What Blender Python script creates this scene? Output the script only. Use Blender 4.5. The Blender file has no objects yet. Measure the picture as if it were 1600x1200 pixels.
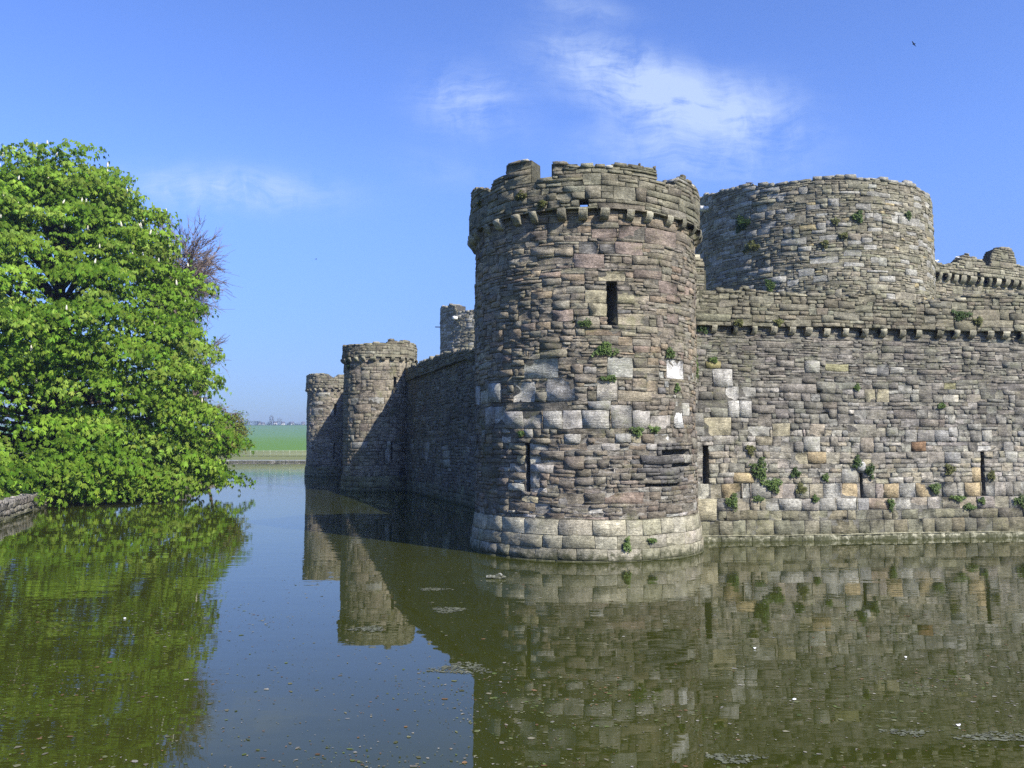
import bpy, math, random
import numpy as np
from mathutils import Vector
from mathutils.geometry import delaunay_2d_cdt

# ------------------------------------------------------------------ camera, sky, sun, exposure
SC = bpy.context.scene
COL = SC.collection
F_PX = 1294.0
PITCH = math.atan(100 / F_PX)
EYE = 2.75
cam_d = bpy.data.cameras.new("camera")
cam_d.sensor_fit = 'HORIZONTAL'
cam_d.sensor_width = 36.0
cam_d.lens = 36.0 * F_PX / 1600.0
cam_d.clip_start = 0.1
cam_d.clip_end = 8000.0
cam = bpy.data.objects.new("camera", cam_d)
COL.objects.link(cam)
cam.location = (0, 0, EYE)
cam.rotation_euler = (math.pi / 2 + PITCH, 0, 0)
SC.camera = cam

SUN_EL = math.radians(38)
SUN_AZ = math.radians(135)            # clockwise from +Y: behind the camera, to the right
sun_dir = Vector((math.sin(SUN_AZ) * math.cos(SUN_EL), math.cos(SUN_AZ) * math.cos(SUN_EL), math.sin(SUN_EL)))
sl = bpy.data.lights.new("sun", 'SUN')
sl.energy = 5.0
sl.angle = math.radians(0.53)
sl.color = (1.0, 0.94, 0.84)
so = bpy.data.objects.new("sun", sl)
so.rotation_euler = sun_dir.to_track_quat('Z', 'Y').to_euler()
so.location = (30, -30, 40)
COL.objects.link(so)

SC.view_settings.view_transform = 'Standard'
SC.view_settings.look = 'None'
SC.view_settings.gamma = 1.0
SC.view_settings.exposure = 0.65
SC.view_settings.use_curve_mapping = False
SC.cycles.use_denoising = False
SC.cycles.max_bounces = 8
SC.cycles.volume_bounces = 0


def ray(px, py):
    cx = (px - 800) / F_PX
    cy = (600 - py) / F_PX
    return np.array([cx, math.cos(PITCH) - cy * math.sin(PITCH), math.sin(PITCH) + cy * math.cos(PITCH)])


def ground(px, py, z=0.0):
    d = ray(px, py)
    t = (z - EYE) / d[2]
    return d[0] * t, d[1] * t


def at(px, py, Y):
    d = ray(px, py)
    t = Y / d[1]
    return d[0] * t, EYE + d[2] * t


def az(px, py):
    d = ray(px, py)
    return math.atan2(d[0], d[1])


# node helper -------------------------------------------------------
class NT:
    def __init__(s, nt):
        s.nt = nt
        s.n = nt.nodes
        s.l = nt.links

    def new(s, t, **kw):
        n = s.n.new(t)
        for k, v in kw.items():
            setattr(n, k, v)
        return n

    def put(s, sock, v):
        if isinstance(v, bpy.types.NodeSocket):
            s.l.new(v, sock)
        elif v is not None:
            if isinstance(v, (tuple, list)) and len(v) == 3 and sock.type == 'RGBA':
                v = (*v, 1.0)
            sock.default_value = v

    def m(s, op, a, b=None, c=None, clamp=False):
        n = s.new('ShaderNodeMath', operation=op, use_clamp=clamp)
        s.put(n.inputs[0], a)
        if b is not None:
            s.put(n.inputs[1], b)
        if c is not None:
            s.put(n.inputs[2], c)
        return n.outputs[0]

    def mix(s, f, a, b, blend='MIX'):
        n = s.new('ShaderNodeMix', data_type='RGBA', blend_type=blend)
        s.put(n.inputs[0], f)
        s.put(n.inputs[6], a)
        s.put(n.inputs[7], b)
        return n.outputs[2]

    def noise(s, vec, scale, detail=4.0, rough=0.55, dist=0.0):
        n = s.new('ShaderNodeTexNoise')
        s.put(n.inputs['Vector'], vec)
        n.inputs['Scale'].default_value = scale
        n.inputs['Detail'].default_value = detail
        n.inputs['Roughness'].default_value = rough
        n.inputs['Distortion'].default_value = dist
        return n.outputs['Fac']

    def ramp(s, v, lo, hi, a=0.0, b=1.0):
        n = s.new('ShaderNodeMapRange', interpolation_type='SMOOTHSTEP')
        s.put(n.inputs[0], v)
        n.inputs[1].default_value = lo
        n.inputs[2].default_value = hi
        n.inputs[3].default_value = a
        n.inputs[4].default_value = b
        return n.outputs[0]

    def mapping(s, vec, scale=(1, 1, 1), rot=(0, 0, 0), loc=(0, 0, 0)):
        n = s.new('ShaderNodeMapping')
        s.put(n.inputs['Vector'], vec)
        n.inputs['Scale'].default_value = scale
        n.inputs['Rotation'].default_value = rot
        n.inputs['Location'].default_value = loc
        return n.outputs[0]


def build_world():
    w = bpy.data.worlds.new("World")
    SC.world = w
    w.use_nodes = True
    k = NT(w.node_tree)
    k.n.clear()
    sky = k.new('ShaderNodeTexSky', sky_type='NISHITA')
    sky.sun_disc = False
    sky.sun_elevation = SUN_EL
    sky.sun_rotation = SUN_AZ
    sky.altitude = 0
    sky.air_density = 1.0
    sky.dust_density = 0.35
    sky.ozone_density = 2.2
    tc = k.new('ShaderNodeTexCoord')
    sep = k.new('ShaderNodeSeparateXYZ')
    k.l.new(tc.outputs['Generated'], sep.inputs[0])
    x, y, z = sep.outputs
    # clear spring air: a deeper, more even blue than the plain atmosphere gives
    grade = k.mix(k.ramp(z, 0.0, .34), (.27, .335, .52), (.56, .69, 1.10))
    skyc = k.mix(1.0, sky.outputs[0], grade, 'MULTIPLY')
    ys = k.m('MAXIMUM', y, 0.05)
    u = k.m('DIVIDE', x, ys)
    v = k.m('DIVIDE', z, ys)
    comb = k.new('ShaderNodeCombineXYZ')
    k.l.new(u, comb.inputs[0])
    k.l.new(v, comb.inputs[1])
    # wisps of thin cloud: (azimuth, height) centre, half sizes, tilt, density
    total = None
    for px, py, a, b, tilt, dens in [(985, 122, 130, 46, -20, 1.3), (1095, 172, 140, 48, -14, 1.3), (1060, 240, 140, 40, -6, .7),
                                     (730, 160, 75, 48, -10, .85), (345, 297, 150, 32, -3, .95), (905, 10, 75, 22, -12, .38),
                                     (1180, 150, 90, 40, 5, .25), (690, 265, 90, 30, -10, .16)]:
        d = ray(px, py)
        cu, cv = d[0] / d[1], d[2] / d[1]
        t = math.radians(tilt)
        du = k.m('SUBTRACT', u, cu)
        dv = k.m('SUBTRACT', v, cv)
        p = k.m('ADD', k.m('MULTIPLY', du, math.cos(t)), k.m('MULTIPLY', dv, math.sin(t)))
        q = k.m('SUBTRACT', k.m('MULTIPLY', dv, math.cos(t)), k.m('MULTIPLY', du, math.sin(t)))
        p = k.m('DIVIDE', p, a / F_PX)
        q = k.m('DIVIDE', q, b / F_PX)
        r = k.m('ADD', k.m('MULTIPLY', p, p), k.m('MULTIPLY', q, q))
        g = k.m('MULTIPLY', k.m('EXPONENT', k.m('MULTIPLY', r, -1.0)), dens)
        total = g if total is None else k.m('ADD', total, g)
    warp = k.new('ShaderNodeTexNoise')
    k.l.new(comb.outputs[0], warp.inputs['Vector'])
    warp.inputs['Scale'].default_value = 9
    warp.inputs['Detail'].default_value = 3
    vm = k.new('ShaderNodeVectorMath', operation='MULTIPLY_ADD')
    k.l.new(warp.outputs['Color'], vm.inputs[0])
    vm.inputs[1].default_value = (.09, .05, 0)
    k.l.new(comb.outputs[0], vm.inputs[2])
    st = k.mapping(vm.outputs[0], (6, 20, 1), (0, 0, math.radians(18)))
    n1 = k.noise(st, 1.0, 9, .58, .5)
    st2 = k.mapping(vm.outputs[0], (34, 15, 1), (0, 0, math.radians(-48)))
    n2 = k.noise(st2, 1.0, 6, .6, .3)
    nn = k.m('ADD', k.m('MULTIPLY', n1, .72), k.m('MULTIPLY', n2, .40))
    st3 = k.mapping(vm.outputs[0], (30, 120, 1), (0, 0, math.radians(26)))
    nn = k.m('ADD', nn, k.m('MULTIPLY', k.m('SUBTRACT', k.noise(st3, 1.0, 6, .65, .4), .5), .34))
    body = k.m('MULTIPLY', total, k.ramp(nn, .30, .84))
    fac = k.m('MULTIPLY', k.m('MULTIPLY', body, 1.05), k.m('GREATER_THAN', y, 0.06), clamp=True)
    fac = k.m('MULTIPLY', k.m('TANH', k.m('MULTIPLY', fac, 1.05)), .86)
    col = k.mix(fac, skyc, (3.1, 3.75, 4.9))
    bg = k.new('ShaderNodeBackground')
    k.l.new(col, bg.inputs[0])
    bg.inputs[1].default_value = 0.15
    out = k.new('ShaderNodeOutputWorld')
    k.l.new(bg.outputs[0], out.inputs[0])


build_world()


# ------------------------------------------------------------------ helpers
def lin(c):
    c = np.asarray(c, float) / 255.0
    return np.where(c <= 0.04045, c / 12.92, ((c + 0.055) / 1.055) ** 2.4)


def alb(*c):
    return tuple(lin(c) / 1.10)


class Acc:
    """collects verts, faces and colours of ONE mesh"""

    def __init__(s):
        s.V, s.F, s.C, s.n = [], [], [], 0

    def add(s, V, faces, col=(.2, .2, .2)):
        V = np.asarray(V, float).reshape(-1, 3)
        col = np.asarray(col, float)
        if col.ndim == 1:
            col = np.tile(col, (len(V), 1))
        s.V.append(V)
        s.C.append(col)
        if not isinstance(faces, list):
            faces = [faces]
        for f in faces:
            f = np.asarray(f, np.int64)
            if f.size:
                s.F.append(f + s.n)
        s.n += len(V)

    def mesh(s, name, shift=(0, 0, 0), smooth=False):
        me = bpy.data.meshes.new(name)
        V = np.concatenate(s.V) - np.asarray(shift)
        C = np.concatenate(s.C)
        me.vertices.add(len(V))
        me.vertices.foreach_set('co', V.astype(np.float32).ravel())
        idx = np.concatenate([f.ravel() for f in s.F])
        tot = np.concatenate([np.full(len(f), f.shape[1]) for f in s.F])
        start = np.concatenate([[0], np.cumsum(tot)[:-1]])
        me.loops.add(len(idx))
        me.loops.foreach_set('vertex_index', idx.astype(np.int32))
        me.polygons.add(len(tot))
        me.polygons.foreach_set('loop_start', start.astype(np.int32))
        me.polygons.foreach_set('loop_total', tot.astype(np.int32))
        if smooth:
            me.polygons.foreach_set('use_smooth', np.ones(len(tot), bool))
        a = me.color_attributes.new('Col', 'FLOAT_COLOR', 'POINT')
        a.data.foreach_set('color', np.c_[C, np.ones(len(C))].astype(np.float32).ravel())
        me.update(calc_edges=True)
        me.validate()
        return me

    def box(s, lo, hi, col, jit=0.0, rng=None):
        x0, y0, z0 = lo
        x1, y1, z1 = hi
        V = np.array([[x0, y0, z0], [x1, y0, z0], [x1, y1, z0], [x0, y1, z0], [x0, y0, z1], [x1, y0, z1], [x1, y1, z1], [x0, y1, z1]], float)
        if jit:
            V += rng.uniform(-jit, jit, V.shape)
        s.add(V, np.array(BOXF), col)


BOXF = [[0, 3, 2, 1], [4, 5, 6, 7], [0, 1, 5, 4], [1, 2, 6, 5], [2, 3, 7, 6], [3, 0, 4, 7]]
BASE = {}


def tag(o, label=None, cat=None, group=None, kind=None):
    for k, v in (('label', label), ('category', cat), ('group', group), ('kind', kind)):
        if v:
            o[k] = v
    return o


def thing(name, label, cat, loc, group=None):
    o = bpy.data.objects.new(name, None)
    COL.objects.link(o)
    o.location = loc
    o.empty_display_size = .5
    BASE[o.name] = np.array(loc, float)
    return tag(o, label, cat, group)


def part(name, acc, parent, mat, smooth=False, label=None):
    b = BASE[parent.name]
    o = bpy.data.objects.new(name, acc.mesh(name, b, smooth))
    COL.objects.link(o)
    o.parent = parent
    o.data.materials.append(mat)
    BASE[o.name] = b
    if label:
        o['label'] = label
    return o


def single(name, acc, mat, label, cat, group=None, smooth=False, kind=None, origin=None):
    org = np.asarray(origin if origin is not None else (0, 0, 0), float)
    o = bpy.data.objects.new(name, acc.mesh(name, org, smooth))
    o.location = org
    COL.objects.link(o)
    o.data.materials.append(mat)
    BASE[o.name] = org
    return tag(o, label, cat, group, kind)


def tube(acc, pts, rad, n=6, col=(.1, .08, .06)):
    pts = np.asarray(pts, float)
    rad = np.asarray(rad, float)
    m = len(pts)
    T = np.gradient(pts, axis=0)
    T /= np.linalg.norm(T, axis=1)[:, None] + 1e-9
    ref = np.where(np.abs(T[:, 2:3]) > .9, np.array([[1., 0, 0]]), np.array([[0, 0, 1.]]))
    A = np.cross(T, ref)
    A /= np.linalg.norm(A, axis=1)[:, None] + 1e-9
    B = np.cross(T, A)
    an = np.arange(n) * 2 * math.pi / n
    V = pts[:, None] + rad[:, None, None] * (A[:, None] * np.cos(an)[None, :, None] + B[:, None] * np.sin(an)[None, :, None])
    i = np.arange(m - 1)[:, None] * n
    j = np.arange(n)[None]
    j2 = (j + 1) % n
    Fq = np.stack([i + j, i + j2, i + n + j2, i + n + j], -1).reshape(-1, 4)
    acc.add(V.reshape(-1, 3), Fq, col)


# ------------------------------------------------------------------ materials
def attr_col(k):
    a = k.new('ShaderNodeAttribute', attribute_name='Col')
    return a.outputs['Color']


def new_mat(name):
    m = bpy.data.materials.new(name)
    m.use_nodes = True
    k = NT(m.node_tree)
    k.n.clear()
    out = k.new('ShaderNodeOutputMaterial')
    bs = k.new('ShaderNodeBsdfPrincipled')
    k.l.new(bs.outputs[0], out.inputs[0])
    return m, k, bs, out


def stone_mat(name, moss=.25, moss_col=(.095, .105, .03), white=.5, scale=1.0, damp=True, bump=.9, objrand=False):
    m, k, bs, out = new_mat(name)
    geo = k.new('ShaderNodeNewGeometry')
    pos = geo.outputs['Position']
    c = attr_col(k)
    if objrand:
        oi = k.new('ShaderNodeObjectInfo')
        f = k.m('ADD', k.m('MULTIPLY', oi.outputs['Random'], .7), .6)
        c = k.mix(1.0, c, f, 'MULTIPLY')
    n_mid = k.noise(pos, 7 * scale, 5, .62)
    n_fine = k.noise(k.mapping(pos, (1, 1, 2.2)), 34 * scale, 5, .7)
    n_big = k.noise(pos, .55, 4, .55)
    n_lam = k.noise(k.mapping(pos, (3.5, 3.5, 30)), scale, 4, .65)
    f1 = k.m('MULTIPLY', k.ramp(n_mid, .28, .72, .72, 1.28), k.ramp(n_lam, .3, .7, .8, 1.2))
    f2 = k.m('MULTIPLY', k.ramp(n_fine, .3, .7, .56, 1.46), k.ramp(k.noise(k.mapping(pos, (1, 1, 1.8)), 15 * scale, 3, .6), .32, .68, .80, 1.2))
    f3 = k.m('MULTIPLY', k.ramp(n_big, .3, .7, .82, 1.16), k.ramp(k.noise(pos, 2.6, 4, .6), .3, .7, .84, 1.16))
    c = k.mix(1.0, c, k.m('MULTIPLY', k.m('MULTIPLY', f1, f2), f3), 'MULTIPLY')
    # green-brown lichen and moss in drifts
    ms = k.m('MULTIPLY', k.ramp(k.noise(pos, 1.1, 5, .7), .52 - .22 * moss, .74 - .1 * moss), k.ramp(n_mid, .36, .62))
    c = k.mix(k.m('MULTIPLY', ms, min(1, .35 + moss)), c, moss_col)
    # pale lichen spots
    ws = k.m('MULTIPLY', k.ramp(k.noise(pos, 16 * scale, 3, .6), .66, .72), k.ramp(k.noise(pos, 1.7, 2), .46, .62))
    c = k.mix(k.m('MULTIPLY', ws, white), c, (.42, .42, .38))
    # yellow-ochre lichen
    ys = k.m('MULTIPLY', k.ramp(k.noise(k.mapping(pos, loc=(5, 3, 9)), 3.4, 5, .7), .645, .72), .45)
    c = k.mix(ys, c, (.21, .18, .075))
    # dark runs of damp
    dk = k.ramp(k.noise(k.mapping(pos, (1.3, 1.3, .22)), 1.5, 5, .65), .56, .78, 0, .4)
    c = k.mix(dk, c, (.035, .035, .03))
    if damp:
        sx = k.new('ShaderNodeSeparateXYZ')
        k.l.new(pos, sx.inputs[0])
        lvl = k.m('ADD', sx.outputs[2], k.m('MULTIPLY', k.m('SUBTRACT', n_mid, .5), .7))
        c = k.mix(k.ramp(lvl, .02, .24, .92, 0), c, (.045, .048, .02))
        c = k.mix(k.ramp(lvl, .1, .7, .22, 0), c, (.12, .125, .07))
    k.put(bs.inputs['Base Color'], c)
    bs.inputs['Roughness'].default_value = .92
    bs.inputs['Specular IOR Level'].default_value = .18
    h = k.m('ADD', k.m('MULTIPLY', n_mid, .6), k.m('MULTIPLY', n_fine, .45))
    h = k.m('ADD', h, k.m('ADD', k.m('MULTIPLY', k.noise(pos, 90 * scale, 2, .6), .12), k.m('MULTIPLY', n_lam, .5)))
    b = k.new('ShaderNodeBump')
    b.inputs['Strength'].default_value = bump
    b.inputs['Distance'].default_value = .05 / scale
    k.l.new(h, b.inputs['Height'])
    k.l.new(b.outputs[0], bs.inputs['Normal'])
    return m


def leaf_mat(name, trans=.3, rough=.45, spec=.3, boost=(1.25, 1.2, .6)):
    m, k, bs, out = new_mat(name)
    c = attr_col(k)
    geo = k.new('ShaderNodeNewGeometry')
    f = k.ramp(k.noise(geo.outputs['Position'], .9, 3), .3, .7, .8, 1.2)
    c = k.mix(1.0, c, f, 'MULTIPLY')
    k.put(bs.inputs['Base Color'], c)
    bs.inputs['Roughness'].default_value = rough
    bs.inputs['Specular IOR Level'].default_value = spec
    tr = k.new('ShaderNodeBsdfTranslucent')
    k.put(tr.inputs[0], k.mix(1.0, c, boost, 'MULTIPLY'))
    mx = k.new('ShaderNodeMixShader')
    mx.inputs[0].default_value = trans
    k.l.new(bs.outputs[0], mx.inputs[1])
    k.l.new(tr.outputs[0], mx.inputs[2])
    k.l.new(mx.outputs[0], out.inputs[0])
    return m


def plain_mat(name, rough=.85, spec=.2, var=.3, scale=8, bump=.3):
    m, k, bs, out = new_mat(name)
    geo = k.new('ShaderNodeNewGeometry')
    n = k.noise(geo.outputs['Position'], scale, 5, .6)
    k.put(bs.inputs['Base Color'], k.mix(1.0, attr_col(k), k.ramp(n, .25, .75, 1 - var, 1 + var), 'MULTIPLY'))
    bs.inputs['Roughness'].default_value = rough
    bs.inputs['Specular IOR Level'].default_value = spec
    b = k.new('ShaderNodeBump')
    b.inputs['Strength'].default_value = bump
    b.inputs['Distance'].default_value = .03
    k.l.new(n, b.inputs['Height'])
    k.l.new(b.outputs[0], bs.inputs['Normal'])
    return m


def water_mat():
    m, k, bs, out = new_mat('moat_water')
    geo = k.new('ShaderNodeNewGeometry')
    pos = geo.outputs['Position']
    n = k.noise(pos, .35, 4, .6)
    c = k.mix(n, (.027, .032, .0045), (.043, .048, .008))
    k.put(bs.inputs['Base Color'], c)
    bs.inputs['Roughness'].default_value = .015
    bs.inputs['IOR'].default_value = 1.333
    patch = k.ramp(k.noise(k.mapping(pos, (.10, .05, 1)), 1.0, 3, .5), .40, .66, .12, 1.0)
    w1 = k.noise(k.mapping(pos, (.8, 2.6, 1)), 1.0, 3, .5)
    w2 = k.noise(k.mapping(pos, (.35, .9, 1), (0, 0, .3)), 1.0, 2, .5)
    h = k.m('ADD', k.m('MULTIPLY', k.m('MULTIPLY', w1, patch), .0062), k.m('MULTIPLY', w2, .004))
    b = k.new('ShaderNodeBump')
    b.inputs['Strength'].default_value = 1.0
    b.inputs['Distance'].default_value = 1.0
    k.l.new(h, b.inputs['Height'])
    k.l.new(b.outputs[0], bs.inputs['Normal'])
    return m


def ground_mat():
    m, k, bs, out = new_mat('grass_ground')
    geo = k.new('ShaderNodeNewGeometry')
    pos = geo.outputs['Position']
    sx = k.new('ShaderNodeSeparateXYZ')
    k.l.new(pos, sx.inputs[0])
    n = k.noise(pos, .8, 6, .7)
    nb = k.noise(k.mapping(pos, (.03, .012, .03)), 1.0, 5, .6)
    lawn = k.mix(n, (.050, .085, .012), (.105, .130, .03))
    dry = k.mix(n, (.19, .185, .075), (.14, .17, .055))
    crop = k.mix(nb, (.095, .19, .028), (.12, .225, .038))
    crop2 = k.mix(nb, (.105, .205, .075), (.125, .23, .09))
    y = sx.outputs[1]
    yy = k.m('ADD', y, k.m('MULTIPLY', sx.outputs[0], .05))
    c = k.mix(k.ramp(y, 120, 150), lawn, dry)
    c = k.mix(k.ramp(k.m('ADD', y, k.m('MULTIPLY', n, 8)), 184, 194), c, crop)
    c = k.mix(k.ramp(k.m('ADD', yy, k.m('MULTIPLY', nb, 160)), 380, 560), c, crop2)
    k.put(bs.inputs['Base Color'], c)
    bs.inputs['Roughness'].default_value = .95
    bs.inputs['Specular IOR Level'].default_value = .1
    b = k.new('ShaderNodeBump')
    b.inputs['Strength'].default_value = .6
    b.inputs['Distance'].default_value = .06
    k.l.new(k.noise(pos, 9, 4, .7), b.inputs['Height'])
    k.l.new(b.outputs[0], bs.inputs['Normal'])
    return m


M_TOWER = stone_mat('weathered_rubble_stone', .22, white=.5)
M_PARAPET = stone_mat('lichen_covered_parapet_stone', .34, (.13, .125, .075), white=.45)
M_PLINTH = stone_mat('dressed_plinth_stone', .18, (.13, .13, .05), white=.4, bump=.7)
M_WALL = stone_mat('grey_wall_stone', .18, white=.5)
M_INNER = stone_mat('inner_ward_stone', .22, white=.5, scale=.7, damp=False)
M_FAR = stone_mat('distant_tower_stone', .3, white=.4, scale=.6)
M_CORBEL = stone_mat('corbel_stone', .3, white=.4, damp=False, objrand=True)
M_BANK = stone_mat('bank_rubble_stone', .15, white=.5)
M_LEAF = leaf_mat('chestnut_leaf', .30, .65, .06)
M_LEAF2 = leaf_mat('small_leaf', .3, .6)
M_BARK = plain_mat('bark', .9, .1, .4, 6, .6)
M_PETAL = plain_mat('petal', .7, .2, .1)
M_WATER = water_mat()
M_GROUND = ground_mat()
M_PAINT = plain_mat('painted_wood', .7, .3, .1)
M_FEATHER = plain_mat('feather', .75, .2, .12, 20)
M_LITTER = plain_mat('floating_litter', .8, .2, .3, 20)

WHITE = alb(205, 203, 198)


# ------------------------------------------------------------------ masonry
class Cyl:
    """round tower face: u = arc length from the side that faces -Y, d = distance out of the face"""

    def __init__(s, C, R, taper=None, wave=.02, seed=0):
        s.C, s.R, s.taper, s.wave = C, R, taper, wave
        s.ph = np.random.default_rng(seed).uniform(0, 6.28, 6)

    def p(s, u, z, d=0.0):
        u = np.asarray(u, float)
        z = np.asarray(z, float)
        w = s.wave * (np.sin(u * .9 + s.ph[0]) + .6 * np.sin(u * 2.3 + z * .7 + s.ph[1]) + .4 * np.sin(u * 5.1 + z * 1.9 + s.ph[2]))
        b = .018 * np.sin(u * 1.3 + z * 1.1 + s.ph[3]) + .012 * np.sin(u * 3.1 - z * 2.3 + s.ph[4])
        R = s.R if s.taper is None else np.interp(z, s.taper[0], s.taper[1])
        r = R + d + b
        t = u / s.R
        return np.stack([s.C[0] + r * np.sin(t), s.C[1] - r * np.cos(t), z + w], -1)

    def pix(s, px, py):
        d = ray(px, py)
        dx, dy = d[0], d[1]
        cx, cy = s.C
        a = dx * dx + dy * dy
        b = -2 * (dx * cx + dy * cy)
        c = cx * cx + cy * cy - s.R ** 2
        disc = b * b - 4 * a * c
        t = (-b - math.sqrt(disc)) / (2 * a) if disc > 0 else -b / (2 * a)
        X, Y, Z = dx * t, dy * t, EYE + d[2] * t
        return math.atan2(X - cx, cy - Y) * s.R, Z

    def rot(s, u):
        return u / s.R


class Plane:
    def __init__(s, P, Q, wave=.02, seed=0):
        P = np.array(P, float)
        Q = np.array(Q, float)
        s.P = P
        s.L = np.linalg.norm(Q - P)
        s.D = (Q - P) / s.L
        s.N = np.array([s.D[1], -s.D[0]])
        s.wave = wave
        s.ph = np.random.default_rng(seed).uniform(0, 6.28, 6)

    def p(s, u, z, d=0.0):
        u = np.asarray(u, float)
        z = np.asarray(z, float)
        w = s.wave * (np.sin(u * .8 + s.ph[0]) + .6 * np.sin(u * 2.1 + z * .7 + s.ph[1]) + .4 * np.sin(u * 4.7 + z * 1.9 + s.ph[2]))
        b = .02 * np.sin(u * .9 + z * 1.1 + s.ph[3]) + .012 * np.sin(u * 2.7 - z * 2.3 + s.ph[4])
        dd = d + b
        return np.stack([s.P[0] + s.D[0] * u + s.N[0] * dd, s.P[1] + s.D[1] * u + s.N[1] * dd, z + w], -1)

    def pix(s, px, py):
        d = ray(px, py)
        A = np.array([[s.D[0], -d[0]], [s.D[1], -d[1]]])
        u, t = np.linalg.solve(A, -s.P)
        return u, EYE + d[2] * t

    def rot(s, u):
        return math.atan2(s.N[0], -s.N[1])


def rows(fixed, h0, h1, rng):
    """course lines: the fixed ones, with random courses between"""
    out = [fixed[0]]
    for a, b in zip(fixed[:-1], fixed[1:]):
        n = max(1, round((b - a) / rng.uniform(h0, h1) * .95)) if b - a > h1 else 1
        w = rng.uniform(h0, h1, n)
        out += list(a + np.cumsum(w) / w.sum() * (b - a))
    return np.array(out)


def layout(u0, u1, zs, pick, rng, du=.05, feats=(), holes=(), top=None):
    """random coursed rubble on a cell grid -> stone rectangles (u0,u1,z0,z1,tag) and the snapped holes"""
    nU = int(round((u1 - u0) / du))
    nR = len(zs) - 1
    occ = np.zeros((nR, nU), bool)
    out = []

    def snap(r):
        a = int(np.clip(round((r[0] - u0) / du), 0, nU - 1))
        b = int(np.clip(round((r[1] - u0) / du), a + 1, nU))
        i = int(np.clip(np.argmin(abs(zs - r[2])), 0, nR - 1))
        j = int(np.clip(np.argmin(abs(zs - r[3])), i + 1, nR))
        return a, b, i, j

    hs = []
    for h in holes:
        a, b, i, j = snap(h)
        occ[i:j, a:b] = True
        hs.append((u0 + a * du, u0 + b * du, zs[i], zs[j]))
    for f in feats:
        a, b, i, j = snap(f)
        if occ[i:j, a:b].any():
            continue
        occ[i:j, a:b] = True
        out.append((u0 + a * du, u0 + b * du, zs[i], zs[j], f[4]))
    if top is not None:
        uc = u0 + (np.arange(nU) + .5) * du
        tp = top(uc)
        for r in range(nR):
            occ[r] |= zs[r + 1] > tp + .05
    for r in range(nR):
        c = 0
        while c < nU:
            if occ[r, c]:
                c += 1
                continue
            n = 1
            while c + n < nU and not occ[r, c + n]:
                n += 1
            zc = .5 * (zs[r] + zs[r + 1])
            k, w = pick(u0 + c * du, zc, rng)
            wc = max(1, int(round(w / du)))
            if wc >= n or n - wc < .45 * wc:
                wc = n if n < 1.6 * wc else n // 2
            kk = 1
            while kk < k and r + kk < nR and not occ[r + kk, c:c + wc].any():
                kk += 1
            while kk > 1 and wc * du < .85 * (zs[r + kk] - zs[r]):
                kk -= 1
            occ[r:r + kk, c:c + wc] = True
            out.append((u0 + c * du, u0 + (c + wc) * du, zs[r], zs[r + kk], None))
            c += wc
    return out, hs


RA = np.array([-1, -.33, .33, 1, 1, 1, .33, -.33, -1, -1])
RB = np.array([-1, -1, -1, -1, 0, 1, 1, 1, 1, 0])
RC = np.array([1, 0, 0, 1, 0, 1, 0, 0, 1, 0], bool)


def add_stones(acc, surf, rects, colf, rng, gap=.016, bev=.028, jit=.012, dm=.022, dsd=.013, rough=.007, depthf=None, corner=.2):
    N = len(rects)
    R = np.array([r[:4] for r in rects])
    hw = (R[:, 1] - R[:, 0]) / 2
    hh = (R[:, 3] - R[:, 2]) / 2
    uc = (R[:, 1] + R[:, 0]) / 2
    zc = (R[:, 3] + R[:, 2]) / 2
    col = np.array([colf(uc[i], zc[i], hw[i] * 2, hh[i] * 2, rects[i][4], rng) for i in range(N)])
    d = np.clip(rng.normal(dm, dsd, N), -.004, .07)
    if depthf is not None:
        d = d + np.array([depthf(uc[i], zc[i], rng) for i in range(N)])
    tu = rng.normal(0, .25, N) * .025
    tz = rng.normal(0, .25, N) * .03
    sm = np.minimum(hw, hh)
    ju = rng.uniform(-1, 1, (N, 10)) * np.minimum(jit * 1.7, hw * .22)[:, None] * np.where(RC | (RB == 0), 1, .5)
    jz = rng.uniform(-1, 1, (N, 10)) * np.minimum(jit, hh * .22)[:, None]
    cham = np.where(RC, 1.0, 0.0)[None] * rng.uniform(.0, 1, (N, 10))

    def ring(inset, jm, dep, cm):
        cm = cm * corner
        ins = np.minimum(inset, sm * .8)[:, None] + cm * cham * np.minimum(.05, sm * .45)[:, None]
        u = uc[:, None] + RA * np.maximum(hw[:, None] - ins, hw[:, None] * .1) + ju * jm
        z = zc[:, None] + RB * np.maximum(hh[:, None] - ins, hh[:, None] * .1) + jz * jm
        return surf.p(u, z, dep)

    tilt = tu[:, None] * RA + tz[:, None] * RB
    O = ring(np.full(N, gap / 2), 1, np.full((N, 10), -.07), .5)
    M = ring(np.full(N, gap / 2 + .004), 1, (d * .45)[:, None] + tilt * .5, .7)
    I = ring(np.full(N, gap / 2) + np.minimum(bev, sm * .5), .8, d[:, None] + tilt + rng.normal(0, rough * 1.5, (N, 10)), .5)
    Cn = surf.p(uc, zc, d + rng.normal(0, rough, N) + np.minimum(.004, sm * .04))[:, None]
    V = np.concatenate([O, M, I, Cn], 1)
    i = np.arange(10)
    i2 = (i + 1) % 10
    q = np.concatenate([np.stack([i, i2, i2 + 10, i + 10], -1), np.stack([i + 10, i2 + 10, i2 + 20, i + 20], -1)])
    t = np.stack([i + 20, i2 + 20, np.full(10, 30)], -1)
    off = np.arange(N)[:, None, None] * 31
    acc.add(V.reshape(-1, 3), [(q[None] + off).reshape(-1, 4), (t[None] + off).reshape(-1, 3)], np.repeat(col, 31, 0))


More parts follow.
